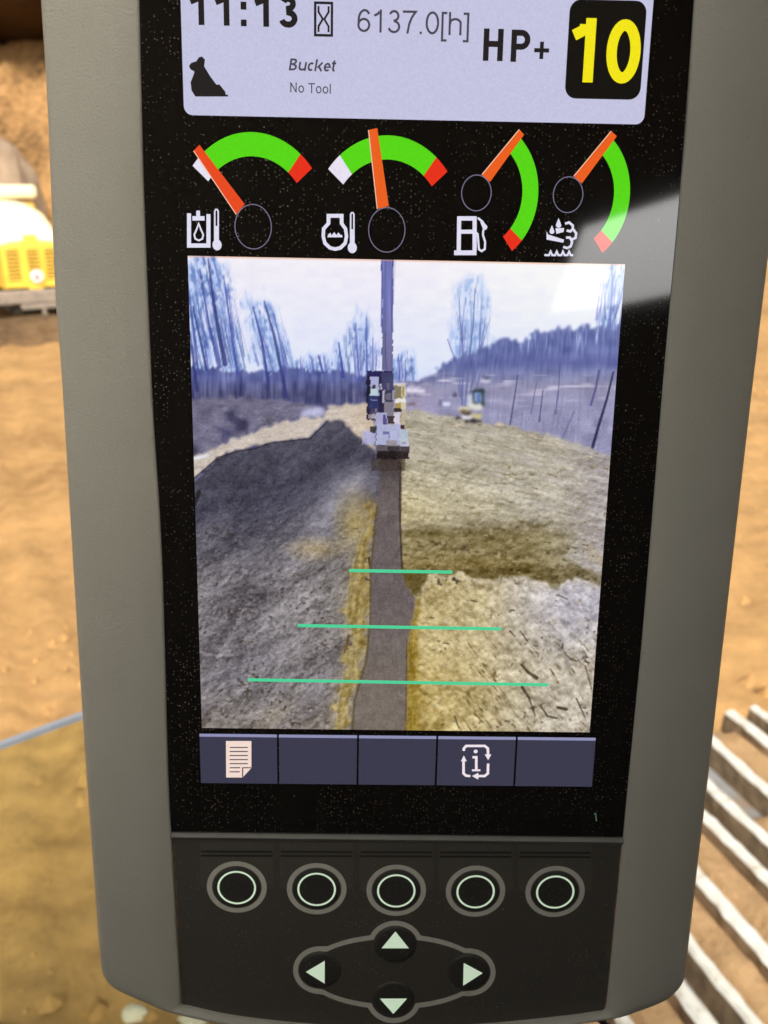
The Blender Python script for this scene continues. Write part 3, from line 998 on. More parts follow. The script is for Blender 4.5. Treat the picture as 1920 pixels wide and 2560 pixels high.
# --- soft keys under the picture
S5 = lambda a, b_: gp(400 + a * .7233, 1800 + b_ * .7233)
edges = [138, 408, 684, 957, 1231, 1503]
M_soft = lit((62, 61, 80)); M_softe = lit((150, 150, 190))
yt = S5(820, 54)[1]; yb_ = S5(820, 224)[1]; ye = S5(820, 64)[1]
for k in range(5):
    xa, xb = S5(edges[k], 100)[0] + (.0003 if k else 0), S5(edges[k + 1], 100)[0] - (.0003 if k < 4 else 0)
    ty = lambda x: tilt * x * .8
    fl = Flat(Z1); fl.poly([(xa, yb_ + ty(xa)), (xb, yb_ + ty(xb)), (xb, yt + ty(xb)), (xa, yt + ty(xa))])
    fl.build('soft_key', M_soft, glass)
    fl = Flat(Z2); fl.poly([(xa, ye + ty(xa)), (xb, ye + ty(xb)), (xb, yt + ty(xb)), (xa, yt + ty(xa))])
    fl.build('soft_key_edge', M_softe, glass)
PAGE = lit((255, 226, 214))
u5 = abs(S5(0, 130)[0] - S5(100, 130)[0]) / 100
s5 = lambda L: [S5(*q) for q in L]
fl = Flat(Z3); fl.poly(s5([(228, 72), (316, 72), (316, 165), (286, 198), (229, 198)])); fl.build('page_icon', PAGE, glass)
fl = Flat(Z4)
for k in range(6):
    fl.stroke(s5([(241, 94 + k * 14), (304 if k < 5 else 278, 94 + k * 14)]), u5 * 4)
fl.stroke(s5([(241, 178), (276, 178)]), u5 * 4)
fl.stroke(s5([(286, 197), (286, 164), (315, 164)]), u5 * 4)
fl.build('page_lines', M_soft, glass)
INF = lit((250, 236, 244))
fl = Flat(Z3)
fl.stroke(s5([(1050, 106), (1050, 98), (1058, 89), (1122, 89), (1133, 98), (1134, 122)]), u5 * 9); fl.poly(s5([(1122, 118), (1145, 118), (1134, 138)]))
fl.stroke(s5([(1134, 150), (1133, 184), (1122, 193), (1098, 193)]), u5 * 9); fl.poly(s5([(1100, 182), (1100, 205), (1078, 193)]))
fl.stroke(s5([(1072, 193), (1058, 192), (1049, 184), (1049, 140)]), u5 * 9); fl.poly(s5([(1040, 142), (1060, 142), (1050, 122)]))
fl.poly(ell(S5(1091, 108), u5 * 7, u5 * 7, n=14)); fl.stroke(s5([(1080, 128), (1093, 128), (1093, 172)]), u5 * 9); fl.stroke(s5([(1078, 173), (1107, 173)]), u5 * 7)
fl.build('info_icon', INF, glass)
fl = Flat(Z3); fl.stroke([gp(1485, 2035), gp(1489, 2033), gp(1490, 2046), gp(1491, 2052)], .0003); fl.build('green_fleck', plain('green_fleck', (.35, .7, .45), .6), glass)

# --- the rear camera picture: a flat picture on the display, drawn point by point
PW, PH = 430, 500
uu, vv_ = np.meshgrid(np.linspace(-CW / 2, CW / 2, PW), np.linspace(CH / 2, -CH / 2, PH))
lx, ly, lz = uu, vv_, np.full_like(uu, GZ)
RW = np.array(MONM.to_3x3())
Wd = np.stack([lx, ly, lz], -1) @ RW.T + np.array(ORG)
cxr = Wd[..., 0]; cup = Wd @ np.array(_U); cfw = Wd @ np.array(_F)
X = 960 + FPX * cxr / cfw; Y = 1280 - FPX * cup / cfw        # where each picture point was measured on the photograph
rng = np.random.default_rng(5)


def vn(sx, sy, seed, ang=0.0, oct=1):
    """value noise with cells sx by sy, turned by ang degrees; range -1..1"""
    ca, sa = math.cos(R(ang)), math.sin(R(ang))
    tot = np.zeros_like(X); amp = 1.0; na = 0
    for o_ in range(oct):
        g = np.random.default_rng(seed * 17 + o_).uniform(-1, 1, (256, 256))
        a = ((X - 400) * ca + (Y - 600) * sa) / sx * 2 ** o_ + 900.3; b = (-(X - 400) * sa + (Y - 600) * ca) / sy * 2 ** o_ + 900.7
        i, j = np.floor(a).astype(int), np.floor(b).astype(int)
        fa, fb = a - i, b - j
        fa = fa * fa * (3 - 2 * fa); fb = fb * fb * (3 - 2 * fb)
        g00 = g[j % 256, i % 256]; g10 = g[j % 256, (i + 1) % 256]; g01 = g[(j + 1) % 256, i % 256]; g11 = g[(j + 1) % 256, (i + 1) % 256]
        tot += amp * ((g00 * (1 - fa) + g10 * fa) * (1 - fb) + (g01 * (1 - fa) + g11 * fa) * fb)
        na += amp; amp *= .55
    return tot / na * 1.5


def blur(m, k):
    for _ in range(2):
        for ax in (0, 1):
            p_ = np.concatenate([np.repeat(m.take([0], ax), k, ax), m, np.repeat(m.take([-1], ax), k, ax)], ax)
            c_ = np.cumsum(p_, ax)
            z_ = np.zeros_like(c_.take([0], ax))
            c_ = np.concatenate([z_, c_], ax)
            n_1 = m.shape[ax]
            m = (c_.take(range(2 * k + 1, 2 * k + 1 + n_1), ax) - c_.take(range(0, n_1), ax)) / (2 * k + 1)
    return m


def inside(poly, jit=0.0, js=12, seed=1):
    xx = X + (jit * vn(js, js, seed) if jit else 0); yy = Y + (jit * vn(js, js, seed + 50) if jit else 0)
    ins_ = np.zeros(X.shape, bool)
    n1 = len(poly)
    for i in range(n1):
        x1, y1_ = poly[i]; x2, y2 = poly[(i + 1) % n1]
        if y1_ == y2: continue
        cnd = ((y1_ > yy) != (y2 > yy)) & (xx < (x2 - x1) * (yy - y1_) / (y2 - y1_) + x1)
        ins_ ^= cnd
    return ins_.astype(float)


def seg(pts, w0, w1=None):
    """soft line through pts, width w0 tapering to w1 at the end"""
    w1 = w0 if w1 is None else w1
    best = np.zeros_like(X); nseg = len(pts) - 1
    pad = 3 + max(w0, w1)
    xs_, ys_ = [q[0] for q in pts], [q[1] for q in pts]
    box = (X > min(xs_) - pad) & (X < max(xs_) + pad) & (Y > min(ys_) - pad) & (Y < max(ys_) + pad)
    rr_, cc_ = np.where(box.any(1))[0], np.where(box.any(0))[0]
    if len(rr_) == 0: return best
    sl = (slice(rr_[0], rr_[-1] + 1), slice(cc_[0], cc_[-1] + 1))
    Xs, Ys = X[sl], Y[sl]
    for i in range(nseg):
        (x1, y1_), (x2, y2) = pts[i], pts[i + 1]
        dx, dy = x2 - x1, y2 - y1_
        t_ = np.clip(((Xs - x1) * dx + (Ys - y1_) * dy) / (dx * dx + dy * dy), 0, 1)
        d_ = np.hypot(Xs - x1 - t_ * dx, Ys - y1_ - t_ * dy)
        wd = w0 + (w1 - w0) * (i + t_) / nseg
        best[sl] = np.maximum(best[sl], np.clip((wd - d_) / 2.2 + .5, 0, 1) * np.clip(wd / 1.2, 0, 1))
    return best


img = np.zeros(X.shape + (3,))


def put(mask, col, op_=1.0):
    global img
    c_ = np.asarray(col, float)
    a = (mask * op_)[..., None]
    img = img * (1 - a) + c_ * a


def shade(mask, amt):
    global img
    img = img + (mask * amt)[..., None]


CA = lambda L: [(440 + a * .3496, 620 + b_ * .3496) for a, b_ in L]
CB = lambda L: [(980 + a * .3737, 620 + b_ * .3737) for a, b_ in L]
CC = lambda L: [(460 + a * .3375, 1150 + b_ * .3375) for a, b_ in L]
CD = lambda L: [(960 + a * .3617, 1150 + b_ * .3617) for a, b_ in L]
CE = lambda L: [(840 + a * .1808, 880 + b_ * .1808) for a, b_ in L]
rect = lambda x0, y0, x1, y1_: [(x0, y0), (x1, y0), (x1, y1_), (x0, y1_)]

# sky
tt = np.clip((Y - 640) / 330, 0, 1)[..., None]
img[:] = np.array([245, 240, 250]) * (1 - tt) + np.array([220, 228, 254]) * tt
side = np.clip((X - 1000) / 500, 0, 1)[..., None]
img += side * (1 - tt) * np.array([12, 16, 8])
img += (vn(30, 14, 3) * 2.5)[..., None]
# hazy crowns on the left (bare twigs), streaked along the lean of the trunks
def crown(c, rx, ry, ang, col, den, seed):
    ca, sa = math.cos(R(ang)), math.sin(R(ang))
    a = ((X - c[0]) * ca + (Y - c[1]) * sa) / rx; b_ = (-(X - c[0]) * sa + (Y - c[1]) * ca) / ry
    rr_ = np.hypot(a, b_) + .30 * vn(16, 30, seed, ang)
    put(np.clip((1.25 - rr_) * 1.6, 0, 1) * np.clip(.7 + .6 * vn(14, 30, seed + 3, ang, 2), 0, 1), (184, 206, 252), .75 * den)
    st = np.clip(.30 + 1.1 * vn(5, 40, seed + 1, ang, 2) + .6 * vn(9, 11, seed + 2), 0, 1)
    put(np.clip((1.1 - rr_) * 2.2, 0, 1) * st, (col[0] * .92, col[1] * 1.0, col[2] * .95), min(1, .8 * den))


crown((515, 760), 62, 140, -11, (104, 128, 208), 1.0, 11)
crown((528, 705), 40, 75, -11, (84, 104, 190), .9, 14)
crown((480, 830), 34, 120, -9, (100, 126, 205), 1.0, 17)
crown((570, 870), 44, 90, -11, (140, 164, 230), .9, 20)
crown((650, 795), 38, 62, -10, (108, 130, 208), 1.0, 23)
crown((668, 870), 42, 95, -14, (128, 150, 222), .9, 26)
crown((700, 900), 30, 60, -14, (150, 170, 235), .8, 27)
crown((905, 850), 38, 80, 0, (112, 132, 208), 1.0, 29)
crown((848, 905), 26, 52, -3, (112, 130, 208), .9, 31)
crown((785, 915), 40, 34, -5, (120, 138, 215), .9, 33)
crown((745, 925), 40, 22, -5, (125, 142, 218), .8, 34)
crown((1012, 925), 30, 52, 0, (112, 130, 205), 1.0, 35)
crown((1172, 820), 50, 110, 4, (150, 172, 232), .8, 37)
crown((1175, 850), 40, 60, 4, (132, 152, 218), .6, 38)
crown((1535, 730), 34, 105, 10, (140, 160, 225), 1.0, 39)
_r = random.Random(21)
for (x0, x1, yt0, yt1, yb0, lean, nn, c0) in ((478, 590, 650, 800, 945, .19, 34, (78, 88, 168)), (628, 705, 770, 860, 950, .24, 20, (84, 96, 178)), (740, 880, 880, 920, 950, .05, 26, (92, 104, 182)), (868, 950, 800, 880, 960, .03, 22, (88, 100, 178)), (995, 1035, 880, 920, 960, 0, 12, (88, 98, 172)), (1130, 1225, 730, 880, 940, -.06, 18, (132, 146, 208)), (1500, 1568, 650, 760, 830, -.12, 14, (122, 138, 208))):
    for k_2 in range(int(nn * 1.5)):
        xt = _r.uniform(x0, x1); yt_ = _r.uniform(yt0, yt1); L_ = (yb0 - yt_) * _r.uniform(.55, 1)
        c1 = tuple(q * _r.uniform(.75, 1.1) * k3 for q, k3 in zip(c0, (1.0, 1.06, 1.05)))
        b1 = _r.uniform(-5, 5)
        line = [(xt, yt_), (xt + lean * L_ * .45 + b1, yt_ + L_ * .5), (xt + lean * L_, yt_ + L_)]
        put(seg(line, .3, _r.uniform(.7, 2.0)), c1, _r.uniform(.25, .62))
        # fine upward twigs
        for k_3 in range(3):
            f_1 = _r.uniform(.15, .7); bx_ = xt + lean * L_ * f_1; by_ = yt_ + L_ * f_1
            tl = _r.uniform(10, 30); sg = _r.choice((-1, 1))
            put(seg([(bx_ + sg * tl * .35 - lean * tl, by_ - tl), (bx_, by_)], .3, .7), c1, _r.uniform(.2, .4))
# treeline on the left
top = 925 + 9 * np.round(1.2 * vn(36, 400, 41)) + 5 * vn(7, 200, 42)
band = np.clip((Y - top) / 8, 0, 1) * np.clip((985 - X) / 20, 0, 1)
put(band, (90, 98, 160), .93)
put(band * np.clip((Y - 945) / 40, 0, 1), (80, 80, 116), .85)
shade(band, 20 * vn(6, 60, 43, 0, 2) + 9 * vn(18, 18, 44))
# trunks
for L, w0, w1, c_, o_ in ((((85, 250), (160, 900)), 2.0, 4, (70, 80, 165), .7), (((120, 420), (220, 870)), 1.6, 3.4, (50, 55, 130), .8),
                          (((170, 150), (230, 520), (310, 850)), 1.6, 4.5, (66, 76, 160), .7), (((230, 80), (270, 400), (350, 830)), 1.6, 6, (52, 54, 122), .75),
                          (((340, 200), (390, 560), (440, 900)), 1.5, 3.6, (70, 80, 175), .8), (((370, 260), (415, 640)), 1.2, 2, (80, 92, 190), .7),
                          (((550, 420), (610, 650), (660, 960)), 1.5, 4, (62, 66, 150), .8), (((630, 380), (700, 620), (790, 1060)), 1.5, 4.6, (58, 60, 130), .75),
                          (((700, 470), (750, 700), (780, 900)), 1.2, 2.4, (80, 90, 185), .7), (((100, 600), (150, 1020)), 2, 4, (50, 52, 120), .7), (((180, 540), (240, 900)), 1.2, 2.4, (75, 85, 180), .6),
                          (((1020, 770), (1050, 890)), 2.0, 3.2, (66, 76, 165), .8), (((1165, 680), (1195, 920)), 1.4, 4.2, (66, 76, 165), .85), (((970, 780), (985, 900)), 1.6, 3, (84, 96, 185), .8),
                          (((1285, 540), (1310, 960)), 1.2, 2.6, (80, 92, 180), .8), (((1360, 500), (1368, 960)), 1.2, 2.4, (76, 88, 176), .8), (((1255, 600), (1290, 950)), 1.0, 2, (95, 108, 195), .7), (((1410, 640), (1400, 960)), 1, 2, (95, 108, 195), .7),
                          (((1590, 760), (1600, 950)), 1.0, 2.2, (80, 88, 170), .8), (((1640, 800), (1640, 960)), 1, 2, (90, 100, 180), .7), (((1110, 860), (1120, 960)), 1, 2, (90, 105, 190), .7), (((890, 780), (896, 920)), 1, 2.2, (90, 105, 190), .7)):
    put(seg(CA(L), w0, w1), c_, o_)
# right wooded hill
ridge = CB([(-60, 905), (100, 895), (210, 872), (300, 820), (380, 745), (480, 712), (560, 690), (640, 655), (720, 600), (800, 625), (900, 612), (960, 540), (1010, 575), (1080, 545), (1170, 538), (1200, 575), (1290, 512), (1350, 540), (1420, 525), (1640, 470), (1640, 1600), (1000, 1600), (-60, 1200)])
hm = blur(inside(ridge, 7, 9, 61), 1)
low = np.clip((Y - (905 + (1480 - X) * .02)) / 60, 0, 1)
base = (1 - low)[..., None] * np.array([108, 118, 178]) + low[..., None] * np.array([154, 152, 184])
a = hm[..., None]
img = img * (1 - a) + base * a
put(hm * np.clip(vn(7, 60, 65, 3, 2) - .25, 0, 1) * np.clip((900 - Y) / 60, 0, 1) * 1.6, (176, 190, 240), .8)
shade(hm, 14 * vn(6, 44, 62, 5, 2) * (1 - .5 * low) + 8 * vn(30, 18, 63))
put(hm * np.clip(1 - np.abs(Y - 905) / 26, 0, 1) * np.clip((X - 1200) / 100, 0, 1), (96, 100, 165), .55)
put(hm * np.clip(1.2 - np.abs(X - 1040) / 60, 0, 1) * np.clip((Y - 955) / 25, 0, 1), (168, 158, 188), .8)
put(hm * np.clip(vn(40, 7, 64) - .45, 0, 1) * np.clip((Y - 930) / 15, 0, 1) * np.clip((1030 - Y) / 60, 0, 1), (205, 200, 225), 1.0)
for L, w0, w1, c_, o_ in ((((840, 850), (825, 960), (790, 1180)), 1.2, 2.0, (82, 78, 120), .85), (((965, 900), (930, 1110)), 1.0, 1.6, (98, 96, 145), .75), (((1010, 950), (985, 1160)), 1.2, 1.8, (80, 76, 118), .85),
                          (((1125, 770), (1110, 1000), (1090, 1110)), 1.3, 1.3, (88, 90, 145), .8), (((1105, 960), (1100, 1110)), .9, .9, (95, 92, 140), .7), (((1385, 820), (1365, 930), (1330, 1050)), 2.4, 2.8, (78, 78, 132), .75), (((1480, 830), (1440, 1000), (1385, 1180), (1340, 1335)), 2.2, 4.2, (58, 54, 92), .95),
                          (((680, 900), (672, 1100)), .9, .9, (120, 118, 165), .6), (((1215, 1100), (1180, 1180), (1140, 1270)), 3.2, 2.4, (118, 116, 158), .7), (((1260, 980), (1240, 1200)), 1, 1, (122, 120, 168), .6)):
    put(seg(CB(L), w0, w1), c_, o_)
# bare trees on the right
for L, w0, w1 in ((((448, 330), (455, 480), (472, 620), (470, 1050)), 1.0, 2.6), (((555, 270), (545, 500), (520, 700), (490, 1055)), 1.0, 2.8), (((625, 470), (600, 640), (560, 800), (505, 1040)), .9, 2.2),
                  (((372, 610), (400, 690), (440, 780), (465, 1000)), 1.2, 2.0), (((490, 340), (470, 520), (470, 640)), .8, 1.4), (((600, 360), (590, 500), (585, 660)), .8, 1.3), (((520, 300), (530, 480), (525, 600)), .7, 1.2), (((655, 470), (620, 600), (590, 690)), .7, 1.2), (((430, 420), (450, 540), (462, 620)), .7, 1.2), (((570, 190), (560, 300)), .6, 1.0),
                  (((590, 830), (570, 930)), 1.2, 1.6), (((430, 850), (455, 1000)), .9, 1.4), (((1475, 110), (1470, 320), (1455, 540)), 1.8, 3.4), (((1565, 150), (1530, 340), (1490, 470)), 1.4, 2.4), (((1500, 210), (1480, 420)), 1.2, 2.0), (((1420, 300), (1430, 480)), 1.0, 1.6), (((1550, 420), (1520, 520)), 1.5, 2.5)):
    put(seg(CB(L), w0, w1), (112, 124, 196) if L[0][0] > 1300 else (104, 112, 172), .78)

# left bank
bank = CA([(60, 1080), (300, 1060), (560, 1075), (800, 1085), (900, 1110), (1030, 1150), (1060, 1200), (880, 1215), (640, 1280), (420, 1360), (60, 1520)])
bm_ = blur(inside(bank, 4, 14, 71), 1)
put(bm_, (118, 115, 138))
shade(bm_, 11 * vn(28, 9, 72, -4, 3) + 6 * vn(8, 5, 73))
for x0, y0_, x1, y1_, c_ in ((360, 1165, 425, 1230, (62, 60, 92)), (415, 1220, 460, 1290, (66, 64, 92)), (440, 1230, 515, 1320, (56, 52, 80)), (320, 1290, 400, 1380, (72, 70, 104)), (630, 1195, 690, 1250, (96, 90, 100)), (490, 1075, 560, 1095, (84, 80, 110)), (110, 1420, 170, 1480, (64, 58, 76)), (150, 1150, 250, 1200, (96, 92, 116)), (1020, 1080, 1045, 1135, (62, 58, 92))):
    put(blur(inside(CA(rect(x0, y0_, x1, y1_)), 6, 10, 74), 2), c_, .85)
put(blur(inside(CA([(900, 1170), (940, 1140), (1055, 1130), (1060, 1190), (990, 1205), (890, 1205)]), 3, 9, 75), 2), (205, 205, 240), .85)
# pale haul path
path = CA([(60, 1530), (420, 1365), (640, 1285), (880, 1215), (1060, 1195), (1100, 1130), (1380, 1110), (1420, 1130), (1420, 1480), (1300, 1420), (1190, 1236), (1080, 1240), (960, 1362), (700, 1392), (440, 1452), (300, 1502), (60, 1720)])
pm = blur(inside(path, 4, 10, 81), 1)
put(pm, (204, 192, 182)); put(pm * np.clip((X - 820) / 120, 0, 1), (208, 188, 164), .7)
shade(pm, 10 * vn(26, 5, 82, -8, 2) + 5 * vn(7, 5, 83))
put(pm * np.clip(1 - np.abs(Y - (1148 - (X - 480) * .25)) / 7, 0, 1) * np.clip((535 - X) / 20, 0, 1), (235, 238, 255), .8)

# right ground
gr = CB([(-20, 1100), (100, 1085), (300, 1110), (440, 1135), (600, 1165), (760, 1180), (900, 1218), (1130, 1275), (1320, 1335), (1470, 1395), (1640, 1450), (1640, 3400), (-20, 3400)])
gm_ = blur(inside(gr, 4, 12, 91), 1)
put(gm_, (180, 172, 156))
d1 = np.clip((Y - 1030) / 250, 0, 1); yel = np.clip(1 - (X - 1000) / 330, 0, 1) * d1
put(gm_ * yel * np.clip((Y - 1100) / 150, 0, 1), (196, 182, 132), .7)
put(gm_ * np.clip((X - 1380) / 130, 0, 1), (168, 160, 162), .8)
st = vn(44, 6, 92, 8, 3)
shade(gm_, 17 * st + 7 * vn(9, 5, 93, 14) + 9 * vn(70, 22, 94, 12))
put(gm_ * np.clip((X - 1100) / 200, 0, 1) * np.clip(vn(120, 10, 97, 20, 2) - .1, 0, 1), (206, 202, 204), .55)
put(gm_ * np.clip(vn(20, 6, 95, 16, 2) - .62, 0, 1) * 2.2, (134, 118, 84), .65)
put(gm_ * np.clip(vn(30, 8, 96, 12, 2) - .6, 0, 1) * 2, (220, 208, 186), .7)
# hollow
hol = CD([(112, 420), (400, 440), (760, 420), (1120, 400), (1270, 440), (1260, 560), (1240, 660), (1330, 720), (1560, 820), (1560, 900), (1330, 850), (1180, 890), (1090, 840), (1000, 812), (830, 800), (760, 845), (600, 790), (470, 790), (310, 795), (245, 930), (160, 890), (112, 760)])
ho = np.clip(blur(inside(hol, 15, 34, 101), 7) * 1.15, 0, 1) * (1 - .0 * X)
ho = np.where(Y > 1385, blur(inside(hol, 5, 14, 105), 1), ho) * np.clip((1580 - X) / 120, 0, 1)
ho = ho * np.clip((Y + 14 * vn(40, 40, 109) - 1270) / 75, 0, 1) ** .8
put(ho, (150, 141, 118), .8)
ly_ = np.clip((Y - 1300) / 40, 0, 1)
put(ho * ly_ * np.clip((1470 - X) / 160, 0, 1), (140, 125, 82), .75)
put(ho * np.clip(1 - np.abs(Y - 1332) / 18, 0, 1) * np.clip((1330 - X) / 60, 0, 1), (98, 84, 48), .55)
put(ho * np.clip((Y - 1380) / 40, 0, 1) * np.clip((1400 - X) / 200, 0, 1), (136, 114, 62), .65)
put(ho * np.clip((Y - 1405) / 20, 0, 1), (98, 84, 50), .55)
put(ho * np.clip(1 - np.abs(Y - 1312 - 6 * vn(40, 40, 108)) / 9, 0, 1) * np.clip((1420 - X) / 60, 0, 1), (78, 64, 36), .6)
shade(ho, 24 * vn(40, 14, 102, 5, 3) + 10 * vn(10, 8, 103))
put(ho * np.clip(vn(16, 9, 106, 8, 2) - .5, 0, 1) * 2, (84, 70, 44), .6)
put(ho * np.clip(vn(14, 8, 107, 8, 2) - .62, 0, 1) * 2, (176, 160, 124), .7)
put(blur(inside(CD([(1380, 580), (1480, 620), (1560, 740), (1480, 720), (1410, 660)]), 4, 9, 104), 2), (182, 168, 146), .8)
# mound lower right
mo = CD([(310, 795), (400, 805), (470, 775), (560, 790), (640, 830), (740, 850), (820, 800), (900, 800), (980, 830), (1100, 842), (1180, 885), (1260, 860), (1330, 815), (1560, 885), (1700, 2000), (150, 2000), (160, 1300), (210, 1050), (250, 900)])
mm_ = blur(inside(mo, 6, 11, 111), 1)
put(mm_, (194, 182, 154))
put(mm_ * np.clip(1 - (X - 1010) / 360, 0, 1), (190, 168, 108), .75)
put(mm_ * np.clip(1 - (X - 1010) / 260, 0, 1) * np.clip((Y - 1600) / 120, 0, 1), (180, 155, 84), .65)
put(mm_ * np.clip((X - 1210) / 200, 0, 1) * np.clip((1740 - Y) / 200, .35, 1), (188, 184, 194), .95)
put(mm_ * np.clip(1 - np.abs(X - 1028) / 26, 0, 1) * np.clip((Y - 1480) / 120, 0, 1), (150, 124, 40), .8)
put(np.clip(mm_ - blur(mm_, 5), 0, 1) * np.clip((1560 - Y) / 60, 0, 1) * 1.6, (216, 206, 186), .8)
shade(mm_, 22 * vn(30, 14, 112, 48, 3) + 13 * vn(10, 7, 113, 35) + 11 * vn(70, 40, 114))
put(mm_ * np.clip(vn(26, 5, 115, 55, 2) - .55, 0, 1) * 2 * np.clip((X - 1080) / 100, 0, 1) * np.clip((Y - 1560) / 80, .15, 1), (104, 84, 46), .75)
put(mm_ * np.clip(vn(16, 11, 116, 25, 2) - .6, 0, 1) * 1.8, (214, 202, 176), .6)
for L, w0, w1 in ((((950, 1415), (1000, 1470), (1055, 1505)), 4, 7), (((955, 1570), (1000, 1640), (1045, 1770)), 6, 2), (((1085, 1700), (1130, 1770), (1195, 1785)), 3, 3.4), (((1330, 1650), (1390, 1780)), 3, 2), (((1250, 1335), (1290, 1375), (1330, 1390)), 2, 2.6), (((940, 1180), (990, 1250)), 2, 3), (((870, 1180), (905, 1220)), 3, 2), (((1200, 930), (1270, 962)), 2, 2), (((1390, 1420), (1440, 1600)), 2, 2), (((490, 1770), (515, 1850)), 2, 2), (((1200, 1710), (1260, 1722)), 5, 6), (((410, 1265), (450, 1270)), 2, 2), (((320, 1088), (345, 1092)), 2, 2), (((600, 970), (640, 978)), 2, 2)):
    put(seg(CD(L), w0 * .7, w1 * .7), (66, 54, 40), .8)

# dark spoil and the near left ground
sp_ = CA([(60, 1740), (300, 1500), (440, 1450), (560, 1435), (640, 1405), (700, 1388), (860, 1372), (960, 1360), (1020, 1300), (1080, 1240), (1150, 1234), (1200, 1245), (1260, 1310), (1340, 1380), (1460, 1470)]) + [(948, 1140), (944, 1250), (926, 1420), (925, 1550), (915, 1650), (885, 1750), (870, 1860), (440, 1860)]
sm = blur(inside(sp_, 3, 9, 121), 1)
put(sm, (80, 78, 92))
dwn = np.clip((Y - 1280) / 170, 0, 1)
put(sm * dwn, (122, 117, 121), .95)
put(sm * np.clip((Y - 1250) / 150, 0, 1) * np.clip(1 - (900 - X) / 260, 0, 1), (146, 138, 132), .7)
put(sm * np.clip((Y - 1700) / 140, 0, 1), (132, 122, 110), .8)
put(sm * np.clip(1 - np.abs(X - (935 - (Y - 1150) * .80)) / 95, 0, 1) * np.clip((1430 - Y) / 120, 0, 1) * np.clip((Y - 1150) / 60, 0, 1), (168, 164, 174), .8)
put(sm * np.clip(1 - np.hypot((X - 890) / 70, (Y - 1310) / 110), 0, 1) * 1.6, (172, 156, 116), .75)
put(sm * np.clip(1 - np.hypot((X - 790) / 90, (Y - 1372) / 40), 0, 1) * 1.4, (176, 158, 122), .65)
put(sm * np.clip(1 - np.hypot((X - 700) / 70, (Y - 1800) / 60), 0, 1) * 1.3, (170, 160, 146), .6)
shade(sm, (8 + 13 * dwn) * vn(26, 10, 122, -42, 3) + (5 + 7 * dwn) * vn(7, 5, 123) + (8 + 10 * dwn) * vn(90, 34, 124, -35))
put(sm * dwn * np.clip(vn(90, 28, 127, -38, 2) - .2, 0, 1), (150, 144, 152), .5)
put(sm * dwn * np.clip(vn(12, 7, 125, -45, 2) - .65, 0, 1) * 2, (66, 60, 58), .7)
put(sm * dwn * np.clip(vn(14, 8, 126, -45, 2) - .68, 0, 1) * 2, (176, 168, 164), .6)
put(seg(CA([(130, 1650), (300, 1500), (440, 1452), (560, 1437), (640, 1407), (700, 1390), (860, 1374), (960, 1362), (1020, 1302), (1080, 1242)]), 2.2, 1.6), (48, 44, 48), .75)
put(seg(CC([(110, 240), (75, 330)]), 6, 5), (30, 26, 30), .7)
# yellow cut face beside the trench
cut = [(918, 1250), (946, 1240), (938, 1330), (926, 1420), (925, 1550), (915, 1650), (885, 1750), (876, 1860), (836, 1860), (842, 1760), (866, 1640), (862, 1560), (868, 1480), (886, 1400), (905, 1330)]
cm = np.clip(blur(inside(cut, 14, 20, 131), 1) * (1.0 + .35 * vn(12, 20, 134, 0, 2)), 0, 1)
put(blur(inside(cut, 14, 30, 135), 9), (166, 148, 104), .7)
put(cm, (160, 140, 84), .85)
shade(cm, 24 * vn(9, 34, 132, 4, 2) + 12 * vn(10, 8, 133))
put(seg([(922, 1395), (928, 1425)], 3, 2), (52, 40, 26), .8)
put(seg([(872, 1590), (862, 1630)], 4, 3), (100, 70, 46), .8)
# trench floor
tr2 = [(948, 1110), (1002, 1110), (1000, 1300), (1004, 1420), (1022, 1470), (1040, 1500), (1030, 1560), (1019, 1620), (1016, 1860), (876, 1860), (885, 1750), (915, 1650), (925, 1550), (926, 1420), (944, 1250)]
tm = blur(inside(tr2, 2, 10, 141), 1)
put(tm, (110, 100, 100))
put(tm * np.clip((Y - 1500) / 250, 0, 1), (126, 116, 106), .9)
put(tm * np.clip((1240 - Y) / 110, 0, 1), (58, 52, 56), .8)
shade(tm, 6 * vn(8, 8, 142, 0, 2))
put(seg([(1001, 1160), (1000, 1300), (1005, 1420)], 3.2, 2.4), (56, 44, 34), .75)
put(seg([(1017, 1600), (1014, 1840)], 2.0, 1.6), (84, 66, 40), .6)

put(blur(inside([(1003, 1418), (1064, 1436), (1052, 1480), (1030, 1488), (1014, 1462)], 3, 10, 147), 1), (104, 90, 50), .9)
# right wall of the trench and the shade at the foot of the left one
rw = blur(inside([(1040, 1500), (1052, 1490), (1036, 1600), (1040, 1720), (1052, 1860), (1016, 1860), (1019, 1620), (1030, 1560)], 4, 14, 145), 1)
put(rw, (150, 126, 56), .85)
shade(rw, 18 * vn(5, 40, 146, 2, 2))
put(seg([(943, 1260), (927, 1420), (926, 1550), (916, 1650), (887, 1750), (879, 1850)], 2.6, 2.6), (92, 76, 44), .6)
put(seg([(905, 1330), (884, 1405), (868, 1480), (864, 1560), (866, 1640), (844, 1760), (838, 1850)], 1.6, 2.2), (196, 182, 140), .30)

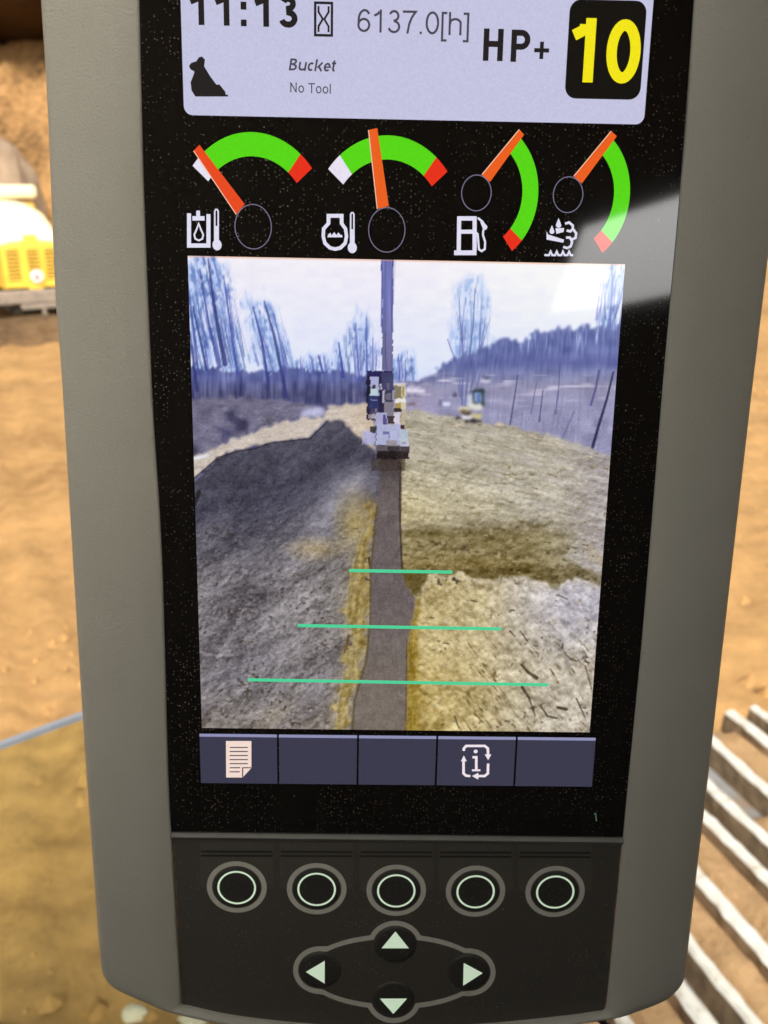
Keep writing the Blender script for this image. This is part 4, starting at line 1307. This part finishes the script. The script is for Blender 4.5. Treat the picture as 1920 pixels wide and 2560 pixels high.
# distant items by the path on the right
for L, c_ in ((rect(95, 895, 210, 915), (110, 106, 150)), (rect(100, 925, 190, 940), (215, 205, 225)), (rect(90, 945, 215, 968), (240, 236, 250)), (rect(100, 985, 195, 996), (90, 84, 112)), (rect(110, 1000, 180, 1038), (158, 150, 176)), (rect(95, 1040, 160, 1054), (104, 88, 92)), (rect(335, 1030, 392, 1056), (232, 232, 252)), (rect(345, 985, 380, 1025), (150, 146, 186)), (rect(318, 1020, 330, 1050), (90, 90, 128)), (rect(405, 965, 430, 992), (70, 68, 100)), (rect(590, 880, 662, 905), (216, 208, 228)), (rect(608, 860, 648, 872), (84, 78, 108)), (rect(1040, 920, 1110, 945), (206, 202, 228))):
    put(blur(inside(CB(L), 2, 8, 151), 1), c_, .9)
# small digger by the trees
for L, c_ in ((rect(536, 940, 616, 1062), (44, 58, 62)), (rect(550, 966, 600, 1032), (150, 178, 224)), (rect(572, 970, 584, 1035), (60, 90, 150)), (rect(500, 985, 538, 1062), (206, 208, 220)), (rect(446, 1062, 520, 1085), (214, 208, 178)), (rect(455, 1085, 535, 1112), (150, 132, 90)), (rect(520, 1040, 600, 1080), (232, 230, 220)), (rect(465, 1112, 545, 1146), (226, 222, 230)), (rect(540, 1105, 600, 1142), (208, 196, 140)), (rect(462, 1098, 530, 1118), (74, 60, 54)), (rect(426, 1132, 465, 1147), (48, 44, 52)), (rect(490, 1146, 600, 1166), (54, 48, 52))):
    put(blur(inside(CB(L), 1.5, 8, 161), 1), c_, .92)

# boom
bo_ = CA([(1466, 30), (1556, 30), (1553, 420), (1549, 600), (1552, 880), (1472, 880), (1470, 570), (1476, 430), (1468, 200)])
bmk = inside(bo_, 1, 9, 171)
put(bmk, (118, 122, 190))
put(bmk * np.clip((Y - 760) / 120, 0, 1), (108, 106, 150), .9)
shade(bmk, 16 * vn(5, 120, 172, 0, 2))
put(seg(CA([(1470, 40), (1474, 200), (1470, 560)]), 1.8), (72, 78, 160), .8)
put(seg(CA([(1550, 40), (1546, 430), (1548, 600)]), 1.6), (64, 66, 140), .8)
put(seg(CA([(1568, 60), (1556, 400)]), .9), (120, 124, 190), .7)
put(seg(CA([(1498, 600), (1500, 860)]), 1.2), (70, 70, 120), .7)
# the working excavator, seen end on
for L, c_, o_ in ((rect(360, 1080, 620, 1280), (182, 182, 214), .6), (rect(420, 262, 792, 345), (40, 38, 90), .95), (rect(420, 330, 478, 945), (38, 34, 58), .95), (rect(590, 345, 660, 830), (46, 42, 72), .95), (rect(475, 345, 592, 610), (176, 178, 218), .95),
                  (rect(500, 460, 552, 512), (56, 50, 50), .9), (rect(478, 505, 562, 602), (190, 214, 214), .95), (rect(446, 608, 590, 785), (52, 58, 104), .95), (rect(470, 770, 545, 880), (66, 62, 98), .9), (rect(470, 655, 580, 668), (150, 156, 196), .8), (rect(450, 860, 560, 925), (176, 168, 178), .85), (rect(450, 918, 550, 945), (66, 50, 44), .85),
                  (rect(608, 435, 640, 520), (205, 200, 215), .9), (rect(628, 285, 796, 530), (70, 70, 110), .95), (rect(700, 430, 745, 520), (106, 104, 130), .9), (rect(640, 540, 672, 700), (190, 186, 206), .9), (rect(676, 525, 776, 690), (64, 60, 82), .95), (rect(694, 575, 762, 660), (112, 108, 124), .95), (rect(660, 690, 800, 880), (132, 126, 138), .95),
                  (rect(806, 440, 905, 470), (220, 214, 200), .9), (rect(810, 465, 905, 640), (136, 128, 96), .95), (rect(900, 440, 965, 790), (214, 206, 166), .9), (rect(915, 470, 940, 620), (160, 136, 84), .8), (rect(812, 640, 962, 702), (232, 230, 226), .95), (rect(822, 705, 905, 785), (168, 146, 84), .95), (rect(808, 780, 905, 832), (58, 46, 44), .92), (rect(905, 790, 960, 1000), (206, 192, 160), .6),
                  (rect(548, 835, 700, 1010), (176, 174, 208), .95), (rect(650, 860, 694, 1005), (78, 74, 130), .9), (rect(798, 840, 890, 1010), (214, 208, 226), .95), (rect(704, 885, 802, 985), (62, 52, 58), .95), (rect(470, 1028, 554, 1112), (66, 60, 62), .9), (rect(388, 1112, 560, 1260), (176, 176, 218), .8),
                  (rect(562, 1000, 900, 1285), (180, 184, 218), .95), (rect(650, 1095, 740, 1140), (104, 100, 150), .8), (rect(722, 1140, 738, 1200), (110, 108, 150), .8), (rect(895, 1005, 950, 1062), (62, 34, 50), .92), (rect(905, 1058, 935, 1085), (160, 126, 126), .8), (rect(882, 1078, 1000, 1250), (182, 196, 212), .92), (rect(890, 1255, 1000, 1300), (190, 192, 222), .9),
                  (rect(700, 1220, 850, 1300), (150, 140, 142), .8), (rect(545, 1110, 562, 1460), (70, 66, 90), .7), (rect(550, 1300, 720, 1400), (104, 96, 108), .9), (rect(560, 1370, 1005, 1480), (42, 34, 36), .95), (rect(390, 1400, 560, 1475), (70, 64, 84), .85), (rect(900, 1300, 1020, 1400), (60, 52, 60), .85), (rect(480, 1480, 960, 1640), (70, 58, 50), .55)):
    put(inside(CE(L), 1.2, 8, 181), c_, o_)
put(seg(CE([(548, 1100), (550, 1450)]), .8), (200, 196, 214), .7)

# hard little shadows and lit edges of clods, broken into picture blocks
gmask = np.clip((Y - 1120) / 60, 0, 1) * (1 - np.clip(tm, 0, 1)) * (1 - .55 * np.clip((1330 - Y) / 100, 0, 1) * sm)
rel = vn(13, 8, 201, 0, 3)
dxr = np.roll(rel, 2, 1) - np.roll(rel, -2, 1); dyr = np.roll(rel, 2, 0) - np.roll(rel, -2, 0)
shade(gmask, np.clip(8 * (dxr * .6 + dyr), -24, 18))
rel = vn(34, 15, 202, 30, 3)
dxr = np.roll(rel, 2, 1) - np.roll(rel, -2, 1); dyr = np.roll(rel, 2, 0) - np.roll(rel, -2, 0)
shade(gmask * np.clip((X - 1020) / 60, 0, 1), np.clip(20 * (dxr * .7 + dyr), -36, 24) * (.35 + .65 * np.clip((Y - 1420) / 60, 0, 1)))
put(gmask * np.clip(vn(9, 6, 203, 10) * .8 + vn(60, 40, 204) * .5 - 1.05, 0, 1) * 2.5, (76, 66, 56), .6)
shade(gmask, 6.5 * vn(5, 4, 205) + 4 * vn(3.5, 3, 206))

# compression blocks, sensor grain, line structure of the panel
blk = np.random.default_rng(9).normal(0, 1, (80, 80))
bi = blk[(np.arange(PH) // 8)[:, None] % 80, (np.arange(PW) // 8)[None, :] % 80]
groundm = np.clip((Y - 1000) / 40, 0, 1)
shade(groundm, 2.6 * bi)
shade(np.ones_like(X), rng.normal(0, 1, X.shape) * (1.6 + 4.0 * groundm))
shade(np.ones_like(X), np.where((np.arange(PH) % 2)[:, None] == 0, 1.6, -1.6) * np.ones_like(X))
far = np.clip((1010 - Y) / 40, 0, 1)[..., None] * np.clip((215 - img.mean(-1, keepdims=True)) / 40, 0, 1)
img = img * (1 - .12 * far) + img.mean(-1, keepdims=True) * .11 * far
img = (img - 128) * 1.06 + 127
img = np.clip(img, 4, 255) / 255.0
# fine orange fringe along the upper edge
img[0:2] = img[0:2] * .6 + np.array([.95, .62, .42]) * .4
lin_img = np.where(img <= .04045, img / 12.92, ((img + .055) / 1.055) ** 2.4)
pvts = np.stack([lx, ly, np.full_like(lx, Z1)], -1).reshape(-1, 3)
idx = np.arange(PW * PH).reshape(PH, PW)
quads = np.stack([idx[1:, :-1], idx[1:, 1:], idx[:-1, 1:], idx[:-1, :-1]], -1).reshape(-1, 4)
me = bpy.data.meshes.new('camera_picture')
me.vertices.add(PW * PH); me.vertices.foreach_set('co', pvts.ravel())
me.loops.add(quads.size); me.loops.foreach_set('vertex_index', quads.ravel().astype(np.int32))
me.polygons.add(len(quads)); me.polygons.foreach_set('loop_start', np.arange(0, quads.size, 4, dtype=np.int32)); me.polygons.foreach_set('loop_total', np.full(len(quads), 4, np.int32))
me.update(calc_edges=True)
ca_ = me.color_attributes.new('picture', 'FLOAT_COLOR', 'POINT')
ca_.data.foreach_set('color', np.concatenate([lin_img.reshape(-1, 3), np.ones((PW * PH, 1))], 1).astype(np.float32).ravel())
m, n, l, b = mat_new('display_picture')
b.inputs['Base Color'].default_value = (.004, .004, .004, 1)
b.inputs['Roughness'].default_value = .04
b.inputs['IOR'].default_value = GLASS_IOR
at_ = n.new('ShaderNodeAttribute'); at_.attribute_name = 'picture'
l.new(at_.outputs['Color'], b.inputs['Emission Color'])
b.inputs['Emission Strength'].default_value = GLOW
me.materials.append(m)
pic = link(bpy.data.objects.new('camera_picture', me), glass)


# --- guide lines over the picture
M_guide = lit((82, 218, 160))
for a, b_ in (((873, 1426), (1131, 1430)), ((744.5, 1563.4), (1253, 1572)), ((619.6, 1699), (1371, 1711.7))):
    fl = Flat(Z3); fl.stroke([gp(*a), gp(*b_)], abs(gp(900, 1500)[1] - gp(900, 1508)[1])); fl.build('guide_line', M_guide, glass)

# --- ledge under the glass and keypad
M_led = plain('dark_grey_plastic', (.16, .15, .125), .55, 0, .1, 60, .3, 1500)
lm = MB()
a0, a1, c1, c0 = kp(430, 2079), kp(1558, 2092), kp(1556, 2113), kp(431, 2098)
m0, m1_ = kp(430, 2086), kp(1557, 2099)
lv = [(*a0, KZ - .001), (*a1, KZ - .001), (*a1, GZ + .0006), (*a0, GZ + .0006), (*m0, GZ + .0011), (*m1_, GZ + .0011), (*c1, KZ + .0002), (*c0, KZ + .0002)]
lm.add(lv, [(0, 1, 2, 3), (3, 2, 5, 4), (4, 5, 6, 7)])
lo_ = lm.build('glass_ledge', M_led, mon)
bm = bmesh.new(); bm.from_mesh(lo_.data); bmesh.ops.recalc_face_normals(bm, faces=bm.faces); bm.to_mesh(lo_.data); bm.free()

M_key = dusty('keypad_membrane', (.066, .058, .046), .5, .35, .30, 900, .14, 0, 1.5, film=(.11, .095, .07), film_amt=.10, bump=.2)
kpts = [(429, 2094), (433, 2140), (449, 2440), (452, 2490), (455, 2512), (470, 2516), (580, 2540), (760, 2561), (985, 2572), (1220, 2561), (1412, 2542), (1490, 2531), (1512, 2527), (1518, 2505), (1524, 2440), (1554, 2130), (1557, 2108)]
fl = Flat(KZ); fl.poly([kp(*q) for q in kpts]); keypad = fl.build('keypad', M_key, mon)
M_rust = plain('dust_in_gap', (.17, .095, .05), .95, 0, .5, 300)
fl = Flat(KZ + .0001); fl.stroke([kp(*q) for q in ((1553, 2112), (1540, 2250), (1522, 2440), (1515, 2505), (1509, 2522))], .0005)
fl.build('gap_dust', M_rust, keypad)
fl = Flat(KZ + .0001); fl.stroke([kp(*q) for q in ((434, 2110), (442, 2250), (451, 2440), (456, 2505))], .00038)
fl.build('gap_dust', M_rust, keypad)
# faint moulded windows above the buttons
M_win = dusty('keypad_window', (.080, .072, .056), .5, .35, .32, 900, .13, 0, 1.5, film=(.11, .095, .07), film_amt=.12)
M_line = plain('keypad_line', (.012, .011, .009), .6)
K8 = lambda a, b_: kp(380 + a * .7474, 2040 + b_ * .7474)
u8 = abs(K8(800, 250)[0] - K8(900, 250)[0]) / 100
v8 = abs(K8(800, 200)[1] - K8(800, 300)[1]) / 100
btn = [(284, 237), (551, 243), (817, 248), (1082, 251), (1348, 252)]
for k, (bx, by) in enumerate(btn):
    x0, x1 = bx - 124, bx + 124
    fl = Flat(KZ + .00006)
    yy = 88 + k * 1.0
    fl.poly([K8(x0, yy), K8(x1, yy + 1), K8(x1 - 2, by), K8(x0 + 2, by)]); wo = fl.build('label_window', M_win, keypad)
    fl = Flat(KZ + .0001)
    for j in (30, 44):
        fl.stroke([K8(x0 + 4, yy + j), K8(x1 - 4, yy + j + 1)], v8 * 6)
    fl.build('window_line', M_line, keypad)

M_ring = plain('grey_print', (.50, .47, .38), .55, 0, .08, 400)
M_pale = plain('pale_green_print', (.80, .85, .70), .5, 0, .06, 400)
_b = M_pale.node_tree.nodes['Principled BSDF']           # back-lit key symbols
_b.inputs['Emission Color'].default_value = (*lin((176, 200, 170)), 1)
_b.inputs['Emission Strength'].default_value = GLOW * .85
M_cap = dusty('button_rubber', (.036, .032, .026), .5, .35, .35, 900, .13, 0, 1.5, film=(.1, .085, .065), film_amt=.08)


def dome(name, c, rx, ry, h, mat, parent):
    vs, fs = [], []
    N, Mr = 40, 6
    for i in range(Mr):
        a = (math.pi / 2) * i / (Mr - 1) if i else 0
        f_ = math.cos(a * .98); z = KZ + .0001 + h * math.sin(a) ** .8 if i else KZ - .0002
        if i == 0: f_ = 1.0
        for j in range(N):
            vs.append((c[0] + rx * f_ * math.cos(2 * math.pi * j / N), c[1] + ry * f_ * math.sin(2 * math.pi * j / N), z))
    for i in range(Mr - 1):
        for j in range(N):
            fs.append((i * N + j, i * N + (j + 1) % N, (i + 1) * N + (j + 1) % N, (i + 1) * N + j))
    fs.append(tuple((Mr - 1) * N + j for j in range(N)))
    return meshobj(name, vs, fs, mat, parent, True)


for bx, by in btn:
    c = K8(bx, by)
    bo = dome('button', c, u8 * 80, v8 * 69, .00012, M_cap, mon)
    fl = Flat(KZ + .00014); fl.stroke(ell(c, u8 * 91, v8 * 78, n=56), u8 * 17, True); fl.build('outer_ring', M_ring, bo)
    fl = Flat(KZ + .0004); fl.stroke(ell(c, u8 * 61, v8 * 52.5, n=48), u8 * 6.5, True); fl.build('inner_ring', M_pale, bo)
# direction pad outline: an ellipse joined with four lobes, drawn as one band
dc_ = (810, 520)
lob = [(814, 430), (563, 515), (808, 612), (1058, 522)]


def reach(a, sh):
    d = (math.cos(a), math.sin(a))
    best = 0
    for (cx, cy, rx, ry) in [(dc_[0], dc_[1], 300 - sh, 126 - sh)] + [(q[0], q[1], 91 - sh, 80 - sh) for q in lob]:
        # ray from the centre to the far side of the ellipse
        ox, oy = (dc_[0] - cx) / rx, (dc_[1] - cy) / ry
        dx, dy = d[0] / rx, d[1] / ry
        A2 = dx * dx + dy * dy; B2 = 2 * (ox * dx + oy * dy); C2 = ox * ox + oy * oy - 1
        D2 = B2 * B2 - 4 * A2 * C2
        if D2 > 0: best = max(best, (-B2 + math.sqrt(D2)) / (2 * A2))
    return (dc_[0] + d[0] * best, dc_[1] + d[1] * best)


N = 240
ov = [K8(*reach(2 * math.pi * k / N, 0)) for k in range(N)]; iv = [K8(*reach(2 * math.pi * k / N, 16.5)) for k in range(N)]
fl = Flat(KZ + .00006)
fl._add(ov + iv, [(k, N + k, N + (k + 1) % N, (k + 1) % N) for k in range(N)])
fl.build('direction_pad_outline', M_ring, keypad)
tri = [[(814, 382), (768, 438), (859, 438)], [(515, 517), (578, 480), (578, 556)], [(762, 606), (853, 606), (807, 657)], [(1105, 521), (1042, 487), (1040, 563)]]
for (lx, ly), tv in zip(lob, tri):
    ab = dome('arrow_button', K8(lx, ly), u8 * 73, v8 * 63, .00045, M_cap, mon)
    fl = Flat(KZ + .0006); fl.poly([K8(*q) for q in tv]); fl.build('arrow', M_pale, ab)

# --- mount behind, cable below
M_black = plain('black_plastic', (.02, .02, .02), .5)
MB().cyl((0, -.06, -.044), (0, -.12, -.13), .016, 16).cyl((0, -.12, -.13), (0, -1.10, -.16), .016, 16).build('mount_arm', M_black, mon)
cv = MB(); pts = [P(1470, 2545, -.02), P(1500, 2556, -.01), P(1540, 2585, -.012), P(1560, 2660, -.02)]
for a, b_, za, zb in zip(pts, pts[1:], (-.02, -.012, -.012), (-.012, -.012, -.03)):
    cv.cyl((*a, za), (*b_, zb), .0012, 10)
cv.build('cable', M_black, mon)
